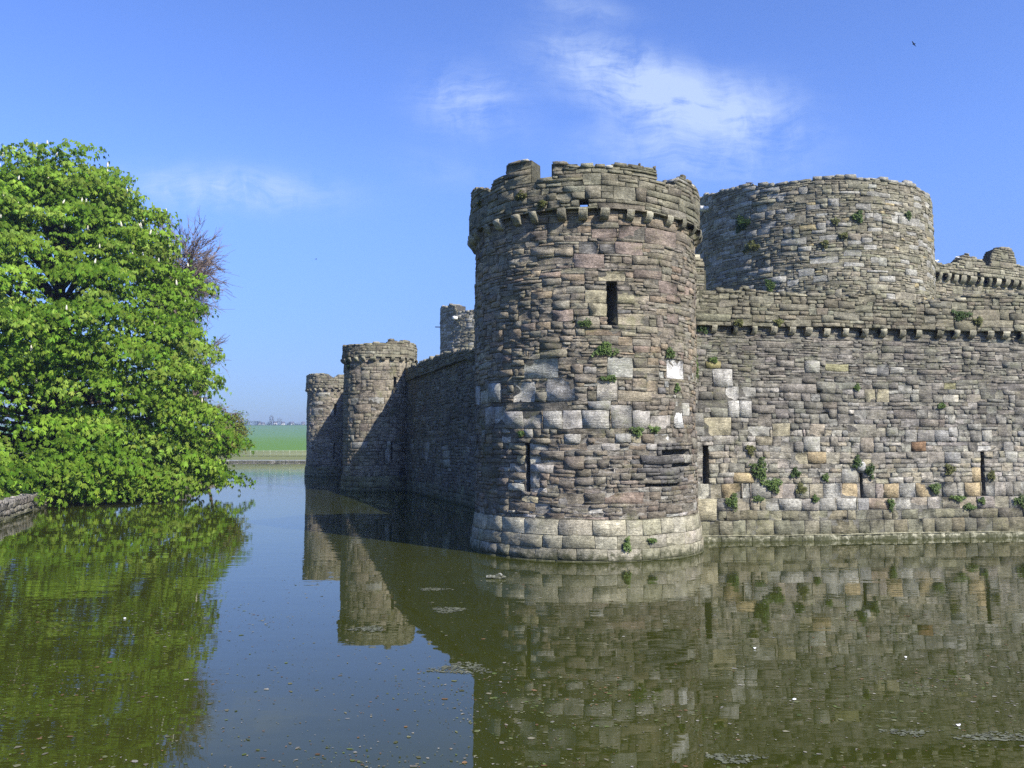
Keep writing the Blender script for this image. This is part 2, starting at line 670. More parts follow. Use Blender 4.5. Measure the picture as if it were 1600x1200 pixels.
def face_body(acc, surf, u0, u1, z0, z1, holes, col, du=.3, dz=.4):
    us = np.unique(np.round(np.concatenate([np.linspace(u0, u1, max(2, int((u1 - u0) / du))), [h[0] for h in holes], [h[1] for h in holes]]), 4))
    zs = np.unique(np.round(np.concatenate([np.linspace(z0, z1, max(2, int((z1 - z0) / dz))), [h[2] for h in holes], [h[3] for h in holes]]), 4))
    U, Z = np.meshgrid(us, zs)
    V = surf.p(U, Z, -.008).reshape(-1, 3)
    n = len(us)
    fs = []
    for j in range(len(zs) - 1):
        for i in range(n - 1):
            cu, cz = (us[i] + us[i + 1]) / 2, (zs[j] + zs[j + 1]) / 2
            if any(h[0] < cu < h[1] and h[2] < cz < h[3] for h in holes):
                continue
            a = j * n + i
            fs.append((a, a + 1, a + n + 1, a + n))
    c = np.array([col(u, z) for u, z in zip(U.ravel(), Z.ravel())]) if callable(col) else col
    acc.add(V, np.array(fs), c)


def recess(surf, h, depth=.9, splay=.0, col=(.12, .115, .10)):
    a = Acc()
    u0, u1, z0, z1 = h
    q = [(u0, z0), (u1, z0), (u1, z1), (u0, z1)]
    q2 = [(u0 - splay, z0), (u1 + splay, z0), (u1 + splay, z1), (u0 - splay, z1)]
    V = [surf.p(u, z, .0) for u, z in q] + [surf.p(u, z, -depth) for u, z in q2]
    a.add(V, np.array([[0, 4, 5, 1], [1, 5, 6, 2], [2, 6, 7, 3], [3, 7, 4, 0], [4, 7, 6, 5]]), col)
    return a


def steps(pts, back=None, jag=.0, seed=0):
    """profile: list of (u, z) break points, linear between; returns vectorised function"""
    pts = sorted(pts)
    U = np.array([p[0] for p in pts])
    Z = np.array([p[1] for p in pts])
    ph = np.random.default_rng(seed).uniform(0, 6, 3)

    def f(u):
        u = np.asarray(u, float)
        return np.interp(u, U, Z) + jag * (np.sin(u * 3.1 + ph[0]) + .7 * np.sin(u * 7.7 + ph[1]))
    return f


def parapet_body(acc, surf, u0, u1, z0, prof, thick, col, holes=(), du=.12, closed=False, back=.016):
    us = np.unique(np.round(np.concatenate([np.linspace(u0, u1, int((u1 - u0) / du) + 1), [h[0] for h in holes], [h[1] for h in holes]]), 4))
    um = (us[:-1] + us[1:]) / 2
    tp = prof(um) - .03
    V, Fq = [], []

    def quad(*pts):
        b = len(V)
        for u, z, d in pts:
            V.append(surf.p(u, z, d - back))
        Fq.append((b, b + 1, b + 2, b + 3))
    n = len(um)
    for i in range(n):
        a, b, t = us[i], us[i + 1], tp[i]
        seg = [(z0, t)]
        for h in holes:
            if h[0] < um[i] < h[1]:
                seg = [(z0, h[2]), (h[3], t)]
                quad((a, h[2], 0), (b, h[2], 0), (b, h[2], -thick), (a, h[2], -thick))
                quad((a, h[3], 0), (b, h[3], 0), (b, h[3], -thick), (a, h[3], -thick))
        for s0, s1 in seg:
            quad((a, s0, 0), (b, s0, 0), (b, s1, 0), (a, s1, 0))
            quad((a, s0, -thick), (b, s0, -thick), (b, s1, -thick), (a, s1, -thick))
        quad((a, t, 0), (b, t, 0), (b, t, -thick), (a, t, -thick))
        quad((a, z0, 0), (b, z0, 0), (b, z0, -thick), (a, z0, -thick))
        nx = tp[(i + 1) % n] if (closed or i + 1 < n) else z0
        lo, hi = min(t, nx), max(t, nx)
        if hi - lo > 1e-3:
            quad((b, lo, 0), (b, hi, 0), (b, hi, -thick), (b, lo, -thick))
        if i == 0 and not closed:
            quad((a, z0, 0), (a, t, 0), (a, t, -thick), (a, z0, -thick))
    for h in holes:
        for u in h[:2]:
            quad((u, h[2], 0), (u, h[3], 0), (u, h[3], -thick), (u, h[2], -thick))
    acc.add(np.array(V), np.array(Fq), col)


def cap_rubble(acc, surf, u0, u1, prof, thick, colf, rng, size=(.22, .5), h=(.05, .15), drop=.05):
    """loose irregular stones that finish a ruined wall top"""
    u = u0
    while u < u1:
        w = rng.uniform(*size)
        m = min(w, u1 - u)
        t0 = prof(np.array([u + .03, u + m * .5, u + m - .03]))
        if m > .06 and t0.max() - t0.min() < .14:
            d = .03
            while d > -thick + .05:
                e = max(d - rng.uniform(.18, .4), -thick - .02)
                hh = rng.uniform(*h) * (1 if rng.random() < .8 else 1.5)
                z = float(t0.min()) - drop
                g = .008
                ua, ub = u + g, u + m - g
                t = .04 * rng.uniform(.3, 1)
                q = [(ua, z, e + g), (ub, z, e + g), (ub, z, d), (ua, z, d),
                     (ua + t, z + hh, e + t), (ub - t, z + hh, e + t), (ub - t, z + hh, d - t * .7), (ua + t, z + hh, d - t * .7)]
                V = np.array([surf.p(*x) for x in q]) + rng.uniform(-.014, .014, (8, 3))
                acc.add(V, np.array(BOXF), colf(u, z, m, hh, 'cap', rng))
                d = e
        u += w


def corbel_mesh(i, w=.2, h=.24, pr=.2):
    rng = np.random.default_rng(900 + i)
    k = rng.uniform(.85, 1.15, 4)
    prof = [(.12, 0.0), (-.03 * k[0], 0.0), (-pr * .62 * k[1], .045), (-pr * .92, .12 * k[2]), (-pr, h * .72), (-pr * .97, h), (.12, h)]
    xs = [-.5 * w * k[3], -.42 * w, .42 * w, .5 * w * k[3]]
    a = Acc()
    n = len(prof)
    V = []
    for j, x in enumerate(xs):
        e = .9 if j in (0, 3) else 1.0
        for y, z in prof:
            V.append((x, y * e, h / 2 + (z - h / 2) * (.95 if j in (0, 3) else 1)))
    V = np.array(V) + rng.uniform(-.008, .008, (len(V), 3))
    Fq = []
    for j in range(3):
        for q in range(n):
            q2 = (q + 1) % n
            Fq.append((j * n + q, j * n + q2, (j + 1) * n + q2, (j + 1) * n + q))
    a.add(V, [np.array(Fq), np.array([range(n)]), np.array([[3 * n + q for q in range(n)]])], alb(150, 145, 125))
    me = a.mesh('corbel')
    me.materials.append(M_CORBEL)
    return me


CORBELS = [corbel_mesh(i) for i in range(4)]


def corbels(parent, surf, us, z0, rng, scale=1.0, d=0.0):
    b = BASE[parent.name]
    for u in us:
        o = bpy.data.objects.new('corbel', CORBELS[rng.integers(4)])
        COL.objects.link(o)
        o.parent = parent
        p = surf.p(u, z0, d) - b
        o.location = p
        o.rotation_euler = (0, 0, surf.rot(u) + rng.normal(0, .06))
        s = scale * rng.uniform(.88, 1.12)
        o.scale = (s * rng.uniform(.85, 1.15), s, scale)
        BASE[o.name] = b


def palette(*cols, gain=1.0):
    tone = np.array((1.03, 1.0, .945)) * gain
    A = np.array([alb(*c) for c in cols])

    M = A.mean(0)

    def f(rng, v=.13):
        c = (A[rng.integers(len(A))] * .5 + M * .5) * tone
        return c * rng.normal(1, v * .72) * (1 + rng.normal(0, .015, 3))
    return f


P_UP = palette((128, 121, 110), (112, 105, 96), (138, 128, 114), (120, 116, 108), (140, 122, 104), (104, 99, 92), (128, 124, 118), gain=np.array((1.21, 1.24, 1.18)))
P_LOW = palette((122, 112, 104), (106, 99, 93), (130, 118, 107), (98, 93, 88), (118, 112, 106), (126, 111, 100), (114, 108, 101), gain=np.array((1.10, 1.16, 1.10)))
P_PALE = palette((178, 177, 170), (166, 165, 158), (172, 168, 157), (155, 154, 148))
P_PLINTH = palette((166, 161, 142), (152, 148, 130), (172, 169, 154), (142, 138, 120), (160, 156, 136))
P_PAR = palette((124, 120, 103), (134, 131, 114), (112, 108, 94), (140, 138, 124), (120, 114, 100), (128, 126, 108))
P_WUP = palette((120, 118, 108), (108, 106, 98), (130, 127, 116), (116, 110, 100), (124, 122, 116), (100, 98, 92), gain=1.15)
P_WMID = palette((130, 128, 120), (150, 148, 141), (114, 112, 105), (124, 120, 108), (140, 139, 134), (106, 104, 98), gain=1.2)
P_WLOW = palette((154, 152, 143), (146, 142, 131), (138, 135, 126), (154, 146, 126), (162, 160, 153), (132, 130, 122), (148, 139, 118))
P_WBASE = palette((130, 128, 108), (116, 115, 100), (124, 118, 98), (138, 136, 118), (108, 108, 98))
P_INNER = palette((138, 135, 122), (124, 121, 109), (148, 145, 133), (114, 111, 100), (134, 130, 116), (128, 126, 115), gain=np.array((1.10, 1.09, 1.02)))
P_BANK = palette((150, 146, 140), (130, 126, 120), (165, 160, 152), (112, 108, 102))
P_FARP = palette((142, 136, 122), (130, 125, 112), (120, 115, 103), (148, 143, 130), (136, 127, 113), gain=1.1)


# ---- near corner tower -------------------------------------------------------
NEAR_C = (2.06, 23.48)
rng = np.random.default_rng(11)


def thin_pick(wm, p2, p3, long=1.0):
    def f(u, z, r):
        q = r.random()
        k = 3 if q < p3 else (2 if q < p3 + p2 else 1)
        w = wm * r.lognormal(0, .42) * (1 + .45 * (k - 1)) * long
        return k, float(np.clip(w, .1, 1.3))
    return f


def build_near_tower():
    t = thing('corner_tower', 'round corner tower with notched parapet standing nearest in the moat', 'tower', (NEAR_C[0], NEAR_C[1], 0))
    R = 3.09
    sh = Cyl(NEAR_C, R, ([0, 1.0, 8.7], [3.06, 3.07, 3.12]), .013, 5)
    pl = Cyl(NEAR_C, 3.2, ([-.6, 0, 1.02], [3.27, 3.21, 3.10]), .012, 6)
    lim = math.radians(128)
    # plinth
    a = Acc()
    r = np.random.default_rng(3)
    face_body(a, pl, -math.pi * 3.2, math.pi * 3.2, -.6, 1.02, [], alb(110, 106, 90))
    zs = np.array([-.3, .03, .31, .62, 1.0])
    rc, _ = layout(-lim * 3.2, lim * 3.2, zs, lambda u, z, q: (1, q.uniform(.42, .95)), r)
    add_stones(a, pl, rc, lambda u, z, w, h, tg, q: P_PLINTH(q, .12) * (.95 if z > .6 else .84), r, gap=.007, bev=.010, jit=.008, dm=.012, dsd=.006, rough=.003)
    # top weathering of the plinth
    uu = np.linspace(-math.pi * 3.2, math.pi * 3.2, 90)
    V = np.concatenate([pl.p(uu, np.full(90, 1.015), .0), pl.p(uu, np.full(90, 1.06), -.3)])
    i = np.arange(89)
    a.add(V, np.stack([i, i + 1, i + 91, i + 90], -1), alb(140, 134, 112))
    part('base_plinth', a, t, M_PLINTH)
    # shaft: features read off the photograph as (px left, right, top, bottom)
    F = []

    def ft(l, rr, tp, bt, c):
        m = (l + rr) / 2
        u0 = sh.pix(l, (tp + bt) / 2)[0]
        u1 = sh.pix(rr, (tp + bt) / 2)[0]
        F.append((u0, u1, sh.pix(m, bt)[1], sh.pix(m, tp)[1], c))
    W, G = 'pale', 'buff'
    for q in [(820, 873, 557, 589, W), (949, 989, 556, 588, W), (1040, 1069, 562, 593, 'white'), (801, 836, 594, 626, W), (855, 898, 591, 624, W),
              (931, 966, 593, 626, W), (764, 785, 600, 630, W), (752, 764, 612, 630, W), (744, 751, 602, 631, W),
              (759, 774, 638, 667, W), (774, 790, 638, 667, W), (790, 816, 642, 668, W), (816, 847, 640, 668, W), (848, 879, 637, 668, W),
              (879, 910, 640, 668, W), (910, 952, 641, 668, W), (954, 988, 636, 669, W), (988, 1015, 644, 668, W), (1015, 1047, 647, 671, W),
              (1052, 1066, 638, 669, 'white'), (880, 906, 674, 692, W), (960, 984, 677, 692, W), (785, 798, 676, 692, W), (818, 833, 672, 682, W),
              (1022, 1044, 678, 691, 'white'), (940, 968, 694, 707, W), (1010, 1026, 693, 705, W), (985, 1003, 678, 692, G),
              (828, 858, 694, 707, W), (828, 845, 708, 724, W), (828, 864, 725, 740, W), (828, 845, 741, 759, W), (828, 855, 760, 772, W),
              (795, 821, 694, 707, G), (807, 821, 708, 724, G), (797, 821, 725, 738, W), (795, 819, 754, 769, W), (815, 840, 773, 787, G),
              (816, 836, 803, 820, W), (910, 952, 808, 824, 'tan'),
              (934, 978, 421, 437, G), (914, 947, 452, 471, G), (920, 948, 473, 494, G), (962, 996, 437, 455, G), (963, 990, 456, 472, G),
              (963, 994, 473, 482, G), (963, 985, 482, 494, G), (963, 1002, 495, 507, G),
              (924, 964, 354, 371, 'tan'), (966, 1006, 355, 373, 'tan'), (1007, 1053, 358, 382, 'rust'), (906, 932, 378, 395, 'grey'),
              (935, 962, 379, 395, 'grey'), (960, 1005, 378, 396, 'tan'), (897, 945, 397, 420, 'tan'), (990, 1033, 424, 437, 'rust'), (863, 898, 486, 503, 'tan'),
              (869, 895, 414, 420, 'rust'), (1022, 1058, 660, 676, 'grey'), (1043, 1059, 492, 510, 'tan'), (1030, 1058, 440, 462, 'tan')]:
        ft(*q)
    Hs = []
    for l, rr, tp, bt in [(949, 964, 437, 506), (822.6, 828.2, 693, 771), (1034, 1078, 706, 713), (1008, 1062, 754, 760), (1046, 1082, 726, 731)]:
        m = (l + rr) / 2
        Hs.append((sh.pix(l, 500 if tp < 600 else 730)[0], sh.pix(rr, 500 if tp < 600 else 730)[0], sh.pix(m, bt)[1], sh.pix(m, tp)[1]))
    zb = [sh.pix(930, y)[1] for y in (669, 640, 692, 626, 593)]
    fx = sorted([1.0, zb[0], zb[1], zb[2], zb[3], zb[4], 8.72])
    zs = rows(fx, .065, .12, r)

    def pick(u, z, q):
        if z < 2.9:
            return thin_pick(.32, .20, .03)(u, z, q)
        if z < 5.3:
            return thin_pick(.27, .32, .08)(u, z, q)
        return thin_pick(.29, .42, .12)(u, z, q)

    def colf(u, z, w, h, tg, q):
        if tg in ('pale',):
            return P_PALE(q, .07)
        if tg == 'white':
            return np.array(alb(210, 207, 198)) * q.normal(1, .03)
        if tg == 'buff':
            return np.array(alb(158, 150, 124)) * q.normal(1, .08)
        if tg == 'tan':
            return np.array(alb(140, 126, 114)) * q.normal(1, .06)
        if tg == 'rust':
            return np.array(alb(138, 125, 112)) * q.normal(1, .08)
        if tg == 'grey':
            return np.array(alb(132, 128, 120)) * q.normal(1, .06)
        if math.exp(-((u - 2.0) / .9) ** 2 - ((z - 2.35) / .6) ** 2) > .35 + q.normal(0, .12):
            return np.array(alb(112, 109, 104)) * q.normal(1, .16)
        f = np.clip((z - 2.6) / 2.2 + q.normal(0, .25), 0, 1)
        c = P_LOW(q) if f < .5 else P_UP(q)
        if q.random() < .05 and 1 < z < 5:
            c = P_PALE(q, .1) * .85
        if q.random() < .02:
            c = np.array(alb(142, 126, 111))
        return c

    def depthf(u, z, q):
        e = math.exp(-((u - 2.0) / .8) ** 2 - ((z - 2.35) / .55) ** 2)
        return -e * .012 + e * abs(q.normal(0, .06)) + (q.normal(0, .01) if z < 3 else 0)
    a = Acc()
    rc, hs = layout(-lim * R, lim * R, zs, pick, r, .045, F, Hs)

    def mort(u, z):
        return np.array(alb(150, 144, 132)) if z < 3 and u > -1.8 else np.array(alb(104, 100, 90))
    face_body(a, sh, -math.pi * R, math.pi * R, .95, 8.75, hs, mort)
    add_stones(a, sh, rc, colf, r, gap=.006, bev=.006, jit=.013, dm=.008, dsd=.011, rough=.004, depthf=depthf)
    part('shaft', a, t, M_TOWER)
    for i, h in enumerate(hs):
        part('arrow_slit' if i < 2 else 'eroded_joint', recess(sh, h, .8 if i < 2 else .22, .0), t, M_TOWER)
    # corbels
    sc = Cyl(NEAR_C, 3.12, None, 0, 1)
    step = math.radians(10.7) * 3.12
    corbels(t, sc, [sc.pix(910, 333)[0] + (k + r.normal(0, .06)) * step for k in range(-10, 12)], 8.45, r, 1.08)
    # parapet
    pp = Cyl(NEAR_C, 3.25, None, .014, 8)
    px = [(737, 294), (741, 293), (759, 293.5), (761, 301), (764, 301), (769, 283), (772, 278), (790, 274), (791, 257), (800, 256), (802, 251), (828, 249.5), (829.5, 250),
          (830, 284), (863, 281), (864, 254.5), (889, 254), (893, 258), (914, 260), (956, 260.5), (958, 256), (1003, 257), (1006, 260),
          (1026, 261), (1028, 281), (1038, 285), (1046, 290), (1056, 290), (1059, 279), (1067, 274), (1076, 281), (1083, 290), (1087, 296), (1090, 303)]
    pts = []
    for x, y in px:
        pts.append(pp.pix(x, y))
    um, zm = min(p[0] for p in pts), max(p[0] for p in pts)
    half = math.pi * 3.25
    q2 = np.random.default_rng(21)
    u = zm + .3
    while u < half:
        pts.append((u, 9.25 + q2.uniform(-.15, .25)))
        u += .8
    u = um - .3
    while u > -half:
        pts.append((u, 9.2 + q2.uniform(-.2, .25)))
        u -= .8
    prof = steps(pts)
    hole = (pp.pix(906, 318)[0], pp.pix(918.5, 318)[0], pp.pix(912, 323)[1], pp.pix(912, 311.5)[1])
    zs = rows([8.69, hole[2], hole[3], 9.4, 9.95], .08, .14, r)
    a = Acc()
    rc, hs = layout(-lim * 3.25, lim * 3.25, zs, thin_pick(.40, .22, .03), r, .045, [], [hole], prof)

    def pcol(u, z, w, h, tg, q):
        if tg == 'cap' and q.random() < .35:
            return np.array(alb(190, 186, 172)) * q.normal(1, .08)
        return P_PAR(q, .12)
    add_stones(a, pp, rc, pcol, r, gap=.007, bev=.007, jit=.012, dm=.010, dsd=.010, rough=.004)
    parapet_body(a, pp, -half, half, 8.69, prof, .5, alb(90, 88, 74), hs, .09, True)
    pin = Cyl(NEAR_C, 2.74, None, .014, 8)
    cap_rubble(a, pp, -half, half, prof, .5, pcol, r, (.2, .5), (.05, .09))
    part('parapet', a, t, M_PARAPET)
    a = Acc()
    th = np.linspace(0, 2 * math.pi, 49)[:-1]
    a.add(np.c_[NEAR_C[0] + 2.9 * np.cos(th), NEAR_C[1] + 2.9 * np.sin(th), np.full(48, 8.6)], np.array([range(48)]), alb(120, 118, 100))
    part('wall_walk', a, t, M_PARAPET)
    return sh, pp, pl


NEAR_SH, NEAR_PP, NEAR_PL = build_near_tower()


# ---- curtain walls -------------------------------------------------------------
def slab(acc, surf, u0, u1, z0, z1, d, thick, col):
    """plain body behind a stone face"""
    V = [surf.p(u, z, e) for e in (d, d - thick) for u, z in ((u0, z0), (u1, z0), (u1, z1), (u0, z1))]
    acc.add(V, np.array([[1, 5, 6, 2], [4, 7, 6, 5], [0, 3, 7, 4], [3, 2, 6, 7]]), col)


def build_right_wall():
    P = np.array(ground(1097, 846.5))
    Q = np.array(ground(1600, 838))
    D = (Q - P) / np.linalg.norm(Q - P)
    s = Plane(P - D * 1.6, P + D * 24, .013, 31)
    t = thing('curtain_wall', 'long grey outer wall right of the corner tower with corbelled parapet', 'castle wall', (float(P[0]), float(P[1]), 0))
    r = np.random.default_rng(5)
    U1 = 25.4
    # stepped ledge and footing
    a = Acc()
    z1 = s.pix(1300, 834)[1]
    zp = s.pix(1300, 797)[1]
    s2 = Plane(s.P + s.N * .16, s.P + s.D * 26 + s.N * .16, .006, 32)
    face_body(a, s2, 0, U1, -.5, z1 - .02, [], alb(120, 116, 96))
    rc, _ = layout(0, U1, np.array([-.35, z1 - .01]), lambda u, z, q: (1, q.uniform(.4, .85)), r)
    add_stones(a, s2, rc, lambda u, z, w, h, tg, q: np.array(alb(176, 172, 148)) * q.normal(1, .08), r, gap=.012, bev=.02, dm=.015, dsd=.004)
    uu = np.linspace(0, U1, 60)
    i = np.arange(59)
    V = np.concatenate([s2.p(uu, np.full(60, z1 - .012), .03), s2.p(uu, np.full(60, z1 + .01), -.2)])
    a.add(V, np.stack([i, i + 1, i + 61, i + 60], -1), alb(168, 164, 138))
    part('base_plinth', a, t, M_PLINTH)
    # face
    zc = s.pix(1300, 531)[1]          # under the corbels
    zpar = s.pix(1300, 513)[1]        # parapet underside
    F = []

    def ft(l, rr, tp, bt, c):
        m = (l + rr) / 2
        F.append((s.pix(l, (tp + bt) / 2)[0], s.pix(rr, (tp + bt) / 2)[0], s.pix(m, bt)[1], s.pix(m, tp)[1], c))
    for q in [(1113, 1144, 578, 602, 'pale'), (1135, 1155, 605, 626, 'pale'), (1138, 1156, 629, 656, 'pale'), (1156, 1175, 629, 656, 'pale'), (1100, 1143, 656, 678, 'buff'),
              (1257, 1281, 562, 581, 'light'), (1288, 1325, 567, 580, 'olive'), (1312, 1325, 567, 582, 'light'), (1370, 1390, 570, 588, 'grey'), (1350, 1369, 572, 585, 'light'), (1391, 1413, 572, 586, 'light'),
              (1103, 1127, 565, 576, 'ochre'), (1350, 1368, 611, 629, 'buff'), (1369, 1388, 611, 629, 'buff'), (1475, 1493, 599, 611, 'olive'),
              (1206, 1236, 661, 682, 'buff'), (1255, 1281, 686, 703, 'light'), (1168, 1203, 666, 680, 'light'), (1422, 1446, 690, 703, 'rust'), (1460, 1482, 672, 688, 'grey'),
              (1146, 1178, 739, 754, 'orange'), (1125, 1158, 753, 781, 'orange'), (1084, 1119, 785, 816, 'buff'), (1160, 1172, 755, 778, 'light'), (1173, 1205, 757, 779, 'light'),
              (1263, 1290, 708, 726, 'orange'), (1236, 1262, 707, 725, 'buff'), (1316, 1342, 728, 754, 'light'), (1317, 1341, 764, 778, 'orange'), (1350, 1363, 712, 728, 'buff'),
              (1381, 1405, 754, 777, 'orange'), (1407, 1432, 754, 777, 'light'), (1432, 1455, 758, 776, 'orange'), (1516, 1531, 711, 725, 'buff'), (1517, 1532, 731, 750, 'orange'),
              (1507, 1532, 758, 776, 'orange'), (1526, 1549, 697, 706, 'pale'), (1357, 1395, 779, 798, 'rust2'), (1216, 1251, 780, 799, 'light'), (1196, 1216, 781, 799, 'light'),
              (1308, 1338, 780, 798, 'light'), (1281, 1307, 780, 798, 'light'), (1400, 1423, 780, 796, 'light'), (1287, 1315, 757, 779, 'light'), (1341, 1357, 780, 794, 'grey'), (1475, 1500, 706, 726, 'grey'),
              (1540, 1554, 756, 776, 'light'), (1572, 1590, 706, 722, 'light')]:
        ft(*q)
    Hs = []
    for l, rr, tp, bt in [(1099.5, 1107, 694, 768), (1342.5, 1348.5, 738, 778), (1532, 1537.5, 707, 776)]:
        m = (l + rr) / 2
        Hs.append((s.pix(l, 740)[0], s.pix(rr, 740)[0], s.pix(m, bt)[1], s.pix(m, tp)[1]))
    z3 = s.pix(1300, 812)[1]
    z4 = s.pix(1300, 778)[1]
    z5 = s.pix(1300, 755)[1]
    z6 = s.pix(1300, 706)[1]
    fixed = [z1 - .05, z3, zp, z4, z5, z5 + .18, z6 - .2, z6, s.pix(1300, 682)[1], s.pix(1300, 600)[1], zpar + .02]
    zs = np.concatenate([np.array(fixed[:5]), rows(fixed[4:8], .15, .26, r)[1:], rows(fixed[7:9], .10, .16, r)[1:], rows([fixed[8], 3.3], .085, .15, r)[1:], rows([3.3, fixed[9]], .07, .13, r)[1:] if fixed[9] > 3.45 else [fixed[9]], rows(fixed[9:], .06, .115, r)[1:]])

    def pick(u, z, q):
        if z < z4 + .05:
            return 1, q.uniform(.28, .62)
        if z < z6:
            return (2 if q.random() < .14 else 1), q.uniform(.2, .5)
        if z < 3.6:
            return thin_pick(.23, .36, .06)(u, z, q)
        return thin_pick(.29, .26, .05)(u, z, q)

    def colf(u, z, w, h, tg, q):
        T = {'pale': (180, 178, 172), 'light': (162, 160, 152), 'buff': (164, 157, 134), 'olive': (134, 131, 102), 'ochre': (152, 144, 104), 'grey': (140, 139, 136),
             'rust': (150, 122, 96), 'rust2': (148, 134, 120), 'orange': (168, 152, 122)}
        if tg in T:
            return np.array(alb(*T[tg])) * (1.0, .985, .93) * q.normal(1, .06)
        if z < zp:
            return P_WBASE(q, .1)
        if z < z6:
            return P_WLOW(q, .11)
        if z < 3.3:
            return P_WMID(q, .13) if q.random() < .62 else P_WLOW(q, .1) * 1.05
        if z < 4.6:
            return (P_WMID if q.random() < .5 else P_WUP)(q, .12)
        return P_WUP(q, .11)
    a = Acc()
    rc, hs = layout(0, U1, zs, pick, r, .045, F, Hs)
    face_body(a, s, 0, U1, -.2, zpar + .1, hs, lambda u, z: np.array(alb(118, 115, 105) if z < 2.9 else alb(104, 101, 93)))
    add_stones(a, s, rc, colf, r, gap=.006, bev=.006, jit=.012, dm=.007, dsd=.009, rough=.0035)
    slab(a, s, 0, U1, -.4, zpar + .1, -1.0, 1.0, alb(120, 117, 108))
    part('wall_face', a, t, M_WALL)
    for i, h in enumerate(hs):
        part('arrow_slit' if i < 3 else 'eroded_joint', recess(s, h, .8 if i < 3 else .3), t, M_WALL)
    zk = zpar - .25
    us = [s.pix(x, 518)[0] for x in (1114, 1147, 1176, 1206, 1234, 1260, 1289, 1318, 1347, 1377, 1407, 1432, 1464, 1490, 1515, 1541, 1566, 1593)]
    st = us[-1] - us[-2]
    us += [us[-1] + st * k for k in range(1, 5)]
    corbels(t, s, us, zk, r, 1.0)
    # parapet
    s3 = Plane(s.P + s.N * .17, s.P + s.D * 26 + s.N * .17, .016, 33)
    px = [(1080, 402), (1099, 403), (1100, 418), (1094, 430), (1093, 450), (1118, 450.5), (1120, 451), (1129, 452), (1131, 455), (1150, 455), (1156, 451), (1204, 453), (1207, 457), (1244, 460), (1288, 462),
          (1330, 463), (1338, 459), (1346, 456), (1375, 457), (1380, 464), (1400, 468), (1420, 474), (1430, 479), (1440, 474), (1448, 471), (1455, 468), (1478, 466), (1500, 463), (1513, 461), (1550, 460), (1600, 458)]
    pts = []
    for x, y in px:
        u, z = s3.pix(x, y)
        if pts and u <= pts[-1][0]:
            u = pts[-1][0] + .01
        pts.append((u, z))
    for k in range(1, 12):
        pts.append((pts[-1][0] + .8, pts[0 - 1][1] + r.uniform(-.06, .06)))
    prof = steps(pts, jag=.02, seed=4)
    zs = rows([zpar, zpar + .12, 7.6, 8.6], .06, .11, r)
    zs = zs[zs < 8.5]
    a = Acc()
    rc, _ = layout(0, U1, zs, thin_pick(.30, .22, .03), r, .045, [], [], prof)

    def pcol(u, z, w, h, tg, q):
        if tg == 'cap' and q.random() < .25:
            return np.array(alb(170, 164, 140)) * q.normal(1, .08)
        return P_PAR(q, .13)
    add_stones(a, s3, rc, pcol, r, gap=.007, bev=.007, jit=.012, dm=.010, dsd=.011, rough=.004)
    parapet_body(a, s3, 0, U1, zpar, prof, .5, alb(92, 90, 74))
    cap_rubble(a, s3, 0, U1, prof, .5, pcol, r, (.18, .5), (.04, .12))
    part('parapet', a, t, M_PARAPET)
    a = Acc()
    V = [s.p(0, zpar + .06, -.2), s.p(U1, zpar + .06, -.2), s.p(U1, zpar + .06, -2), s.p(0, zpar + .06, -2)]
    a.add(V, np.array([[0, 1, 2, 3]]), alb(110, 110, 80))
    part('wall_walk', a, t, M_PARAPET)
    return s, s3


RW, RWP = build_right_wall()


